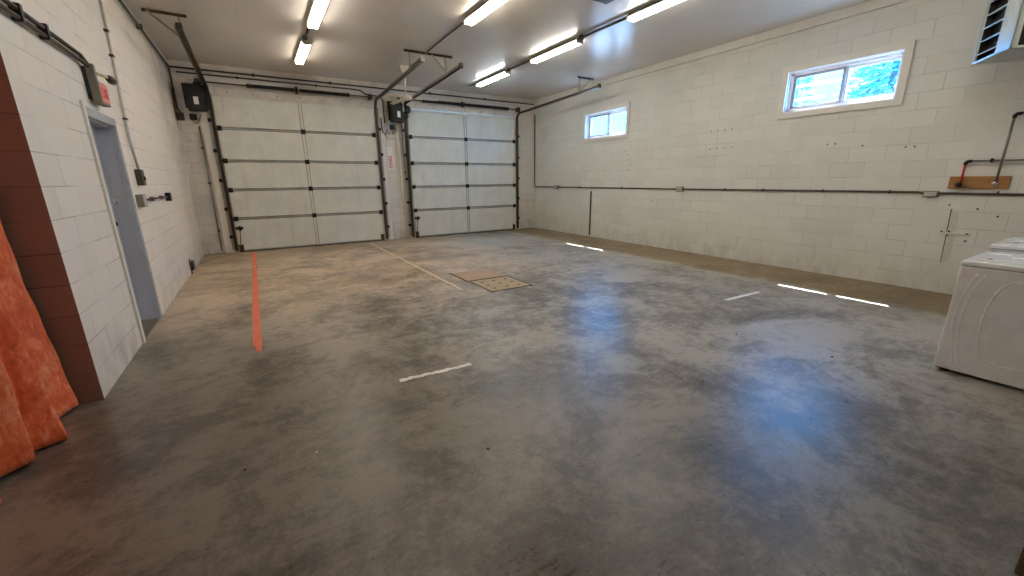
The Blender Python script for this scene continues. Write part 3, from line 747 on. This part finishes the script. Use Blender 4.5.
supply('red water pipe rising from the left end of the wooden board', 1.525, 1.385, 1.665, -.4, M['red_pipe'], M['conduit'])
supply('grey water pipe rising tall from the right end of the wooden board', 1.235, 1.40, 2.17, -.4, M['conduit'], M['pipe_dark'])

# bare marks of a removed conduit near the board
t = thing('wall_groove', 'dark sooty vertical groove on the right wall below the wooden board', 'wall mark', (XR, 1.51, .4)); O = t.location[:]
mb = MB(O); mb.prism([(1.530, .40), (1.522, .40), (1.548, 1.09), (1.560, 1.09)], 'x', XR-.004, XR); mb.build('groove', M['groove'], t)
mb = MB(O); mb.prism([(1.515, .44), (1.45, .44), (1.48, 1.06), (1.54, 1.06)], 'x', XR-.003, XR); mb.build('rough_patch', M['patch'], t)
for (y0, y1, z0, z1, lab, bolts) in ((1.47, 1.60, 1.09, 1.15, 'white scrap plate at the top of the sooty groove', [(1.58, 1.14)]),
                                   (1.33, 1.60, .765, .80, 'white cleat strip with bolts across the middle of the sooty groove', [(1.59, .80), (1.52, .805), (1.53, .76), (1.36, .79)])):
    t = thing('wall_plate', lab, 'bracket', (XR, (y0+y1)/2, z0)); O = t.location[:]
    mb = MB(O); mb.rbox((XR-.012, y0, z0), (XR, y1, z1), .003); mb.build('plate', M['white_paint'], t)
    for y, z in bolts: mb = MB(O); mb.lathe([(.010, 0), (.010, -.016)], (XR-.006, y, z), 'x', 8); mb.build('bolt', M['black_steel'], t)
# rows of anchor holes and odd studs in the right wall
holes = [(5.03, 2.365), (4.89, 2.365), (4.75, 2.36), (4.615, 2.357), (5.01, 2.037), (4.87, 2.04), (4.72, 2.042), (4.575, 2.044),
         (3.06, 1.98), (2.96, 1.98), (2.62, 1.93), (2.14, 1.88), (2.05, 1.88), (7.1, 2.05), (7.04, 1.95), (6.98, 1.82), (7.03, 1.70), (7.2, 2.12), (6.3, 1.02), (1.33, 1.10), (1.15, 1.02), (1.36, .70)]
for y, z in holes:
    mb = MB(); mb.lathe([(.011, 0), (.011, -.004), (.006, -.006)], (XR, y, z), 'x', 10); mb.build('anchor_hole', M['stone'], wall_right)

# ------------------------------------------------------------------ lamps
def make_light(label, loc, tube):
    t = thing('fluorescent_light', label, 'ceiling light', loc, None)
    L = .69
    mb = MB(); mb.prism([(-.05, 0), (.05, 0), (.058, -.03), (.088, -.052), (.084, -.056), (-.084, -.056), (-.088, -.052), (-.058, -.03)], 'y', -L, L)
    mb.build('housing', M['box_grey'], t)
    for s in (-1, 1):
        mb = MB(); mb.rbox((-.07, s*L-.012, -.10), (.07, s*L+.012, -.0), .008); mb.build('end_cap', M['galv_pale'], t)
    for x in (-.048, .048):
        mb = MB(); mb.tube([(x, -L+.02, -.078), (x, L-.02, -.078)], .020, 8); mb.build('tube', tube, t)
    return t
ROWS = [
 ('A', 1.07, [(6.70, 'tube_warm', 'fluorescent strip in the left row, nearest, cut by the top edge'), (8.92, 'tube_amber', 'short-looking fluorescent strip in the left row, nearest the left garage door'), (3.4, 'tube_warm', None)]),
 ('B', 3.02, [(5.42, 'tube_amber', 'fluorescent strip in the middle row with amber glow, alone at the top edge'), (1.6, 'tube_warm', None)]),
 ('C', 5.00, [(4.12, 'tube_neutral', 'fluorescent strip in the right row, nearest, cut by the top edge'), (6.62, 'tube_neutral', 'middle fluorescent strip of the right row with pale yellow light'), (8.97, 'tube_cool', 'cool white fluorescent strip in the right row, nearest the right garage door'), (1.0, 'tube_neutral', None)])]
for nm, x, lst in ROWS:  # entries without a label are unseen strips added to light the room
    for y, tm, lab in lst:
        make_light(lab or {'A': 'unseen fluorescent strip added to the left row for room light', 'B': 'unseen fluorescent strip added to the middle row for room light', 'C': 'unseen fluorescent strip added to the right row for room light'}[nm], (x, y, H), M[tm])
pipe('light_conduit', 'short conduit joining the two strips of the left light row', 'conduit', [(1.04, 7.40, H-.03), (1.04, 8.22, H-.03)], .018, M['pipe_dark'], [(1.04, 8.12, H-.03)])
pipe('light_conduit', 'long thin conduit running from the middle light strip to the track hanger', 'conduit', [(3.0, 6.12, H-.03), (3.02, 7.0, H-.02), (3.05, 7.95, H-.02)], .013, M['pipe_dark'])
pipe('light_conduit', 'dark conduit between the nearest and middle strips of the right light row', 'conduit', [(4.98, 4.82, H-.03), (4.98, 5.92, H-.03)], .02, M['pipe_dark'], [(4.98, 5.85, H-.03)])
pipe('light_conduit', 'dark conduit between the middle and far strips of the right light row', 'conduit', [(4.98, 7.32, H-.03), (4.98, 8.27, H-.03)], .018, M['pipe_dark'], [(4.98, 8.2, H-.03)])
pipe('light_conduit', 'thin conduit stub past the far end of the right light row', 'conduit', [(4.96, 9.67, H-.03), (4.90, 10.0, H-.03)], .012, M['pipe_dark'])
t = thing('ceiling_box', 'small dark box on the ceiling at the top edge between the light rows', 'ceiling box', (4.22, 4.58, H)); O = t.location[:]
mb = MB(O); mb.rbox((4.08, 4.42, H-.04), (4.38, 4.66, H), .008); mb.build('box', M['pipe_dark'], t)
mb = MB(O); mb.rbox((4.10, 4.44, H-.048), (4.36, 4.64, H-.04), .003); mb.build('cover', M['dark_steel'], t)

# ceiling fan
fx, fy = 2.99, 9.12; fz = 3.20
t = thing('ceiling_fan', 'ivory three-blade ceiling fan on a thin rod before the right opener', 'ceiling fan', (fx, fy, H)); O = t.location[:]
mb = MB(O); mb.lathe([(.085, 0), (.08, -.02), (.05, -.11), (.022, -.14), (.006, -.145)], (fx, fy, H), 'z'); mb.build('canopy', M['fan_white'], t)
mb = MB(O); mb.tube([(fx, fy, H-.10), (fx, fy, fz+.05)], .013, 10); mb.build('downrod', M['fan_white'], t)
mb = MB(O); mb.lathe([(.02, .08), (.03, .05), (.10, .035), (.125, .01), (.12, -.02), (.07, -.035), (.01, -.04)], (fx, fy, fz), 'z', 24); mb.build('motor', M['fan_white'], t)
for a in (-18, 102, 222):
    a = math.radians(a); ca, sa = math.cos(a), math.sin(a)
    Mx = Matrix.Translation((fx, fy, fz)) @ Matrix.Rotation(a, 4, 'Z') @ Matrix.Rotation(math.radians(3), 4, 'Y') @ Matrix.Rotation(math.radians(7), 4, 'X')
    mb = MB(O)
    vs = []
    for k in range(9):
        s = k/8; x = .16+s*.50; w = .045+.02*math.sin(PI*min(1, s*1.1)); vs.append((x, w))
    n = len(vs)
    P = [Mx @ Vector((x, w, .003)) for x, w in vs]+[Mx @ Vector((x, -w, .003)) for x, w in vs]+[Mx @ Vector((x, w, -.003)) for x, w in vs]+[Mx @ Vector((x, -w, -.003)) for x, w in vs]
    F = []
    for k in range(n-1):
        F += [(k, k+1, n+k+1, n+k), (2*n+k, 3*n+k, 3*n+k+1, 2*n+k+1), (k, 2*n+k, 2*n+k+1, k+1), (n+k, n+k+1, 3*n+k+1, 3*n+k)]
    F += [(0, n, 3*n, 2*n), (n-1, 3*n-1, 4*n-1, 2*n-1)]
    mb._add(P, F); b = mb.build('blade', M['fan_white'], t)
    mb = MB(O); mb.box((.08, -.018, -.006), (.20, .018, .006), M=Mx); mb.build('blade_arm', M['galv_pale'], b)

# ------------------------------------------------------------------ unit heater (hung askew by the right wall)
P0, P1 = Vector((7.06, 1.60, 0)), Vector((6.49, 1.23, 0))
ux = (P1-P0).normalized(); uy = Vector((-ux.y, ux.x, 0))
if uy.y > 0: uy = -uy
W, D, zb, zt = (P1-P0).length, .42, 2.70, 3.42
HM = Matrix(((ux.x, uy.x, 0, P0.x), (ux.y, uy.y, 0, P0.y), (0, 0, 1, 0), (0, 0, 0, 1)))   # local x along the louvred face, y into the casing
t = thing('unit_heater', 'white unit heater with dark louvres hanging by the right wall', 'heater', (P0.x, P0.y, zb)); O = t.location[:]
mb = MB(O); g = .02; LW = W*.62
mb.box((0, 0, zb), (W, D, zb+g), M=HM); mb.box((0, 0, zt-g), (W, D, zt), M=HM); mb.box((0, 0, zb), (g, D, zt), M=HM)
mb.box((LW, 0, zb), (W, g, zt), M=HM); mb.box((0, D-g, zb), (W, D, zt), M=HM)
mb.box((0, 0, zb+g), (.03, g, zt), M=HM); mb.box((0, 0, zt-.06), (W, g, zt), M=HM)
mb.box((W-g, 0, zb), (W, .05, zt), M=HM); mb.box((W-g, D-.04, zb), (W, D, zt), M=HM); mb.box((W-g, 0, zt-.06), (W, D, zt), M=HM)
for k in range(2): mb.box((LW+.08+k*.04, -.004, zb+.22+k*.05), (LW+.09+k*.04, .0, zb+.46+k*.04), M=HM)
mb.build('casing', M['heater'], t)
mb = MB(O); mb.box((.021, .085, zb+g), (LW, .10, zt-g), M=HM); mb.box((.021, .021, zb+g), (.03, .10, zt-.06), M=HM); mb.box((LW-.004, .021, zb+g), (LW+.004, .10, zt-.06), M=HM); mb.box((.03, .021, zt-.064), (LW, .10, zt-.06), M=HM); mb.box((.03, .012, zb+g), (LW, .10, zb+g+.004), M=HM); mb.box((W-.09, .06, zb+g), (W-.07, D-g, zt-.06), M=HM); mb.build('shade_liner', M['heater_dark'], t)  # dark plate and liners that colour in the shade inside the casing
for k in range(5):
    z = zb+.10+k*.128
    Ml = HM @ Matrix.Translation((0, .045, z)) @ Matrix.Rotation(math.radians(20), 4, 'X')
    mb = MB(O); mb.box((.03, -.038, -.004), (LW, .032, .004), M=Ml); mb.build('louvre', M['heater'], t)
mb = MB(O); mb.box((W-.07, .10, zb+.16), (W-.0, .34, zb+.24), M=HM); mb.build('burner_tray', M['copper'], t)
for x, y in ((.08, .06), (.08, D-.06), (W-.08, .06), (W-.08, D-.06)):
    a = HM @ Vector((x, y, zt-.01)); mb = MB(O); mb.tube([tuple(a), (a.x, a.y, H)], .008, 8); mb.build('hanger_rod', M['galv'], t)

# ------------------------------------------------------------------ laundry machines
def machine(name, label, cat, x0, x1, y0, y1, h):
    t = thing(name, label, cat, (x0, (y0+y1)/2, 0)); O = t.location[:]
    mb = MB(O); mb.rbox((x0, y0, .025), (x1, y1, h-.04), .012, seg=3)
    ym = (y0+y1)/2
    def ridge(pts, r):
        # smooth ridge pressed out of the side sheet
        q = []
        for i in range(len(pts)-1):
            p0 = pts[max(i-1, 0)]; p1 = pts[i]; p2 = pts[i+1]; p3 = pts[min(i+2, len(pts)-1)]
            for k in range(6):
                u = k/6
                q.append(tuple(.5*((2*p1[j])+(-p0[j]+p2[j])*u+(2*p0[j]-5*p1[j]+4*p2[j]-p3[j])*u*u+(-p0[j]+3*p1[j]-3*p2[j]+p3[j])*u**3) for j in (0, 1)))
        q.append(pts[-1])
        mb.tube([(x0+r*.78, a, b) for a, b in q], r, 10)
    half = (y1-y0)/2
    for s in (1, -1):
        ridge([(ym+s*half*.74, h*.90), (ym+s*half*.85, h*.70), (ym+s*half*.885, h*.45), (ym+s*half*.80, h*.22), (ym+s*half*.73, h*.12)], .013)
        ridge([(ym+s*half*.64, h*.90), (ym+s*half*.76, h*.70), (ym+s*half*.79, h*.45), (ym+s*half*.72, h*.22), (ym+s*half*.65, h*.12)], .010)
    ridge([(ym, h*.865), (ym+half*.30, h*.855), (ym+half*.46, h*.73), (ym+half*.51, h*.5), (ym+half*.44, h*.23), (ym+half*.2, h*.17), (ym, h*.165), (ym-half*.2, h*.17), (ym-half*.44, h*.23), (ym-half*.51, h*.5), (ym-half*.46, h*.73), (ym-half*.30, h*.855), (ym, h*.865)], .012)
    mb.build('body', M['appliance'], t)
    mb = MB(O); mb.box((x0+.012, y0+.012, h-.045), (x1-.012, y1-.012, h-.035)); mb.build('gasket', M['shadow_gap'], t)
    mb = MB(O); mb.rbox((x0-.004, y0-.004, h-.036), (x1+.004, y1+.004, h), .010, seg=3); top = mb.build('top_panel', M['appliance_top'], t)
    mb = MB(O); mb.rbox((x0+.08, y0+.16, h-.004), (x1-.08, y1-.05, h+.012), .006); lid = mb.build('lid', M['appliance_top'], t)
    mb = MB(O); mb.box((x0+.10, y1-.13, h+.0115), (x0+.19, y1-.10, h+.0125)); mb.build('badge', M['shadow_gap'], lid)
    mb = MB(O); mb.prism([(y0, h), (y0+.15, h), (y0+.09, h+.16), (y0, h+.17)], 'x', x0+.01, x1-.01); con = mb.build('control_console', M['appliance_top'], t)
    mb = MB(O); mb.lathe([(.035, 0), (.03, .03), (.004, .032)], (x1-.16, y0+.12, h+.08), 'y', 18); mb.build('dial', M['galv_pale'], con)
    for x in (x0+.06, x1-.06):
        for y in (y0+.06, y1-.06): mb = MB(O); mb.lathe([(.028, 0), (.028, .012), (.014, .03)], (x, y, 0), 'z', 10); mb.build('foot', M['black'], t)
machine('washing_machine', 'white washing machine with curved embossed side, nearest at the right edge', 'washing machine', 4.44, 5.16, .03, .79, .885)
machine('clothes_dryer', 'second white laundry machine, mostly hidden behind the embossed one', 'dryer', 5.22, 5.96, .03, .79, .94)

# ------------------------------------------------------------------ orange tarp curtain in the opening
def tarp():
    NU, NV = 260, 60
    bm = bmesh.new(); Y0, Y1, Z1 = 3.745, 1.55, 2.40
    # (y, x at the floor, x at z .9, x at the top) down each ridge and valley
    K = [(3.745, -1.29, -1.345, -1.36), (3.70, -1.255, -1.325, -1.35), (3.45, -1.375, -1.40, -1.41), (3.255, -1.19, -1.268, -1.35), (3.13, -1.34, -1.385, -1.41), (3.02, -1.255, -1.228, -1.33),
         (2.86, -1.38, -1.40, -1.41), (2.68, -1.27, -1.29, -1.36), (2.45, -1.39, -1.40, -1.41), (2.2, -1.28, -1.30, -1.36), (1.95, -1.39, -1.40, -1.41), (1.75, -1.29, -1.31, -1.36), (1.55, -1.39, -1.40, -1.41)]
    g = []
    for j in range(NV+1):
        z = Z1*j/NV; row = []
        for i in range(NU+1):
            y = Y0+(Y1-Y0)*i/NU
            k = next((q for q in range(len(K)-1) if K[q+1][0] <= y+1e-9), len(K)-2)
            A, B = K[k], K[k+1]; u = (A[0]-y)/(A[0]-B[0]); u = .55*u+.45*(.5-.5*math.cos(PI*u))
            def col(q): return q[1]+(q[2]-q[1])*z/.9 if z < .9 else q[2]+(q[3]-q[2])*(z-.9)/(Z1-.9)
            x = col(A)*(1-u)+col(B)*u
            x += .006*math.sin(17*y+2.1*z)+.005*math.sin(37*y-1.3*z+1)+.003*math.sin(19*z+29*y)
            zz = max(.004, z+(.02+.016*math.sin(7*y))*(1-j/NV))
            row.append(bm.verts.new((x, y, zz)))
        g.append(row)
    for j in range(NV):
        for i in range(NU):
            f = bm.faces.new((g[j][i], g[j][i+1], g[j+1][i+1], g[j+1][i])); f.smooth = True
    mb = MB((-1.35, 2.7, 0)); mb.bm.free(); mb.bm = bm
    o = mb.build('tarp_curtain', M['tarp'])
    for f in o.data.polygons: f.use_smooth = True
    so = o.modifiers.new('thickness', 'SOLIDIFY'); so.thickness = .006; so.offset = 0
    return tag(o, 'crinkled orange tarp curtain hanging in folds at the left edge', 'curtain')
tarp()

# ------------------------------------------------------------------ markings and covers on the floor
def ragged(x0, y0, x1, y1, w, z, rag, n=24, seed=1):
    rnd = random.Random(seed); a, b = Vector((x0, y0, 0)), Vector((x1, y1, 0)); d = (b-a).normalized(); p = Vector((-d.y, d.x, 0))
    mb = MB(); L, R = [], []
    for i in range(n+1):
        c = a.lerp(b, i/n)
        L.append(c+p*(w/2+rnd.uniform(-rag, rag))); R.append(c-p*(w/2+rnd.uniform(-rag, rag)))
    vs = [(v.x, v.y, z) for v in L+R]+[(v.x, v.y, 0) for v in L+R]; m = n+1; F = []
    for i in range(n): F += [(i, i+1, m+i+1, m+i), (2*m+i, 3*m+i, 3*m+i+1, 2*m+i+1), (i, 2*m+i, 2*m+i+1, i+1), (m+i, m+i+1, 3*m+i+1, 3*m+i)]
    F += [(0, m, 3*m, 2*m), (n, 3*m-1+0, 4*m-1, 2*m-1)]
    mb._add(vs, F); return mb
t = thing('floor_tape', 'long orange tape line on the floor leading to the left garage door', 'tape', (-.22, 7.4, 0)); O = Vector(t.location)
mb = ragged(-.198, 4.32, -.235, 10.68, .074, .0025, .004, 40, 3); mb.o = O; mb.build('tape', M['orange_tape'], t)
mb = ragged(-.185, 4.17, -.187, 4.36, .045, .003, .004, 5, 4); mb.o = O; mb.build('torn_end', M['orange_tape'], t)
mb = ragged(-.42, 8.80, -.20, 8.78, .05, .0032, .006, 6, 8); mb.o = O; mb.build('cross_strip', M['beige_line'], t)
tag(ragged(.742, 2.905, 1.338, 2.868, .040, .003, .009, 30, 5).build('floor_tape', M['white_tape']), 'short ragged white tape strip in the middle foreground of the floor', 'tape')
tag(ragged(4.885, 2.80, 5.61, 2.775, .055, .003, .006, 20, 6).build('floor_tape', M['white_tape']), 'short white tape strip on the floor left of the sunlit bars', 'tape')
tag(ragged(2.262, 10.55, 2.298, 5.12, .045, .002, .006, 40, 7).build('floor_line', M['beige_line']), 'thin beige line on the floor from the pier to the pit covers', 'floor line')
t = thing('pit_cover', 'pinkish square floor pit cover, farther of the two', 'floor cover', (2.92, 5.85, 0)); O = Vector(t.location)
mb = MB(O); mb.box((2.58, 5.535, 0), (3.24, 6.16, .006)); mb.build('plate', M['plate_pink'], t)
mb = MB(O); mb.box((2.555, 5.50, 0), (2.58, 6.20, .004)); mb.box((2.555, 5.50, 0), (3.26, 5.535, .004)); mb.build('frame_gap', M['gap'], t)
t = thing('pit_cover', 'tan perforated square floor pit cover, nearer of the two', 'floor cover', (2.92, 5.13, 0)); O = Vector(t.location)
mb = MB(O); mb.box((2.605, 4.80, 0), (3.245, 5.475, .006)); mb.build('plate', M['plate_tan'], t)
mb = MB(O); mb.box((2.585, 4.775, 0), (2.605, 5.475, .004)); mb.box((3.245, 4.775, 0), (3.27, 5.50, .004)); mb.box((2.585, 4.775, 0), (3.27, 4.80, .004)); mb.build('frame_gap', M['gap'], t)
for i in range(3):
    for k in range(3):
        mb = MB(O); mb.lathe([(.022, .0055), (.022, .0072)], (2.72+i*.205, 4.93+k*.2, 0), 'z', 12); mb.build('drain_hole', M['stone'], t)
for (x, y, r, m, lab) in ((-.266, 2.353, .007, 'stone', 'tiny dark pebble on the dark floor in the left foreground'), (.084, 2.309, .006, 'paper', 'tiny white crumb on the floor in the left foreground'),
                        (.929, 1.806, .008, 'stone', 'tiny black pebble on the floor at bottom centre'), (4.022, 1.313, .010, 'stone', 'tiny dark pebble on the floor right of the blue glare'), (3.85, 2.05, .009, 'stone', 'tiny dark pebble on the floor beyond the blue glare')):
    bm = bmesh.new(); bmesh.ops.create_icosphere(bm, subdivisions=2, radius=r)
    for v in bm.verts: v.co = Vector((v.co.x*random.uniform(.85, 1.25), v.co.y*random.uniform(.85, 1.2), max(-r*.3, v.co.z*.6)))+Vector((x, y, r*.3))
    mb = MB((x, y, 0)); mb.bm.free(); mb.bm = bm; tag(mb.build('pebble', M[m]), lab, 'pebble')
# carton corner at the lower right
t = thing('cardboard_box', 'brown cardboard box, only its corner showing at the bottom right', 'box', (2.7, -.3, 0)); O = Vector(t.location)
mb = MB(O); mb.rbox((2.30, -.50, 0), (2.95, .045, .34), .008); mb.build('carton', M['brown_card'], t)
mb = MB(O); mb.rbox((2.29, -.51, .335), (2.96, .05, .352), .004); mb.build('flap', M['brown_card'], t)

GROUPS = {'fluorescent_light': 'fluorescent strips on the ceiling', 'garage_door': 'overhead garage doors', 'door_track': 'garage door tracks', 'door_opener': 'garage door openers',
          'torsion_spring_shaft': 'torsion springs above the garage doors', 'header_board': 'header boards above the garage doors', 'jamb_board': 'jamb boards beside the garage doors',
          'ceiling_pipe': 'thin pipes under the ceiling', 'light_conduit': 'conduits joining the ceiling lights', 'pit_cover': 'square pit covers in the floor', 'water_pipe': 'water pipes on the wooden board',
          'pebble': 'bits of grit on the floor', 'wall_plate': 'scrap plates by the sooty groove'}
for o in COL.objects:
    if o.parent is None and 'label' in o:
        k = o.name.split('.')[0]
        if k in GROUPS: o['group'] = GROUPS[k]

# ------------------------------------------------------------------ outdoors
ground = simple('gravel', lin(150, 146, 138), .9)
mb = MB(); mb.box((XR+.3, -25, -.25), (60, 40, -.15)); S_(mb.build('ground', ground))
def leaf_mat(name, c):
    return simple(name, c, .6, 0, .3, 3)
M['leaf'] = leaf_mat('haze_blue_foliage', lin(112, 150, 168)); M['bark'] = simple('grey_bark', lin(104, 96, 90), .9)  # blue of haze and overexposure mixed into the leaf colour
def tree(x, y, h, r, lab, seed, n=1500, z0=.28):
    rnd = random.Random(seed)
    t = thing('tree', lab, 'tree', (x, y, -.15)); O = t.location[:]
    mb = MB(O); mb.tube([(x, y, -.15), (x+.05, y, h*.5), (x, y, h*.95)], .16, 8, r2=.03); mb.build('trunk', M['bark'], t)
    mb = MB(O)
    for _ in range(n):
        k = rnd.random(); z = h*(z0+(1-z0)*k); rr = r*(1-k*.8)*math.sqrt(rnd.random()); a = rnd.uniform(0, 2*PI)
        c = Vector((x+rr*math.cos(a), y+rr*math.sin(a), z-.25*rr))
        d = Vector((math.cos(a), math.sin(a), rnd.uniform(-.6, .3))).normalized(); u = d.cross(Vector((0, 0, 1))).normalized()
        L, w = rnd.uniform(.25, .55), rnd.uniform(.05, .13)
        nrm = d.cross(u)*.02
        mb._add([c-d*L/2, c+u*w+nrm, c+d*L/2, c-u*w+nrm, c-nrm], [(0, 1, 4), (1, 2, 4), (2, 3, 4), (3, 0, 4)])
    mb.build('foliage', M['leaf'], t)
tree(18.2, 5.9, 8.2, 1.9, 'tree coloured blue for haze, seen through the right pane of the near window', 4, 2600)
tree(20.0, 9.6, 6.2, 1.9, 'loose haze-blue tree low behind the left pane of the near window', 9, 420)

# ------------------------------------------------------------------ sky, sun, camera
w = bpy.data.worlds.new('sky'); S.world = w; w.use_nodes = True
nt = w.node_tree; bg = nt.nodes['Background']
tc = nt.nodes.new('ShaderNodeTexCoord'); sx = nt.nodes.new('ShaderNodeSeparateXYZ'); nt.links.new(tc.outputs['Generated'], sx.inputs[0])
rp = nt.nodes.new('ShaderNodeValToRGB'); e = rp.color_ramp.elements
e[0].position = .0; e[0].color = (.03, .42, 1.0, 1); e[1].position = .7; e[1].color = (.03, .36, 1.0, 1)
nt.links.new(sx.outputs[2], rp.inputs['Fac']); nt.links.new(rp.outputs['Color'], bg.inputs['Color']); bg.inputs['Strength'].default_value = 34
sd = bpy.data.lights.new('sun', 'SUN'); sd.energy = 70; sd.angle = .009; sd.color = (1, .96, .9)
so = bpy.data.objects.new('sun', sd); COL.objects.link(so)
SUN = Vector((-1.24, -.745, -2.53)).normalized(); so.rotation_euler = SUN.to_track_quat('-Z', 'Y').to_euler(); so.location = (14, 10, 14)

cam = bpy.data.cameras.new('camera'); co = bpy.data.objects.new('camera', cam); COL.objects.link(co)
cam.sensor_width = 36; cam.lens = 405.734/1024*36; cam.clip_start = .05; cam.clip_end = 200
yaw, pitch, roll = .548, .26, -.01
cy, sy, cp, sp = math.cos(yaw), math.sin(yaw), math.cos(pitch), math.sin(pitch)
fwd = Vector((sy*cp, cy*cp, -sp)); right = Vector((cy, -sy, 0)); up = right.cross(fwd)
rr = right*math.cos(roll)+up*math.sin(roll); uu = up*math.cos(roll)-right*math.sin(roll)
co.matrix_world = Matrix(((rr.x, uu.x, -fwd.x, 0), (rr.y, uu.y, -fwd.y, 0), (rr.z, uu.z, -fwd.z, 1.5), (0, 0, 0, 1)))
S.camera = co
vs = S.view_settings; vs.view_transform = 'Standard'; vs.look = 'None'; vs.gamma = 1; vs.use_curve_mapping = False; vs.exposure = 0.0
S.cycles.max_bounces = 10; S.cycles.diffuse_bounces = 6
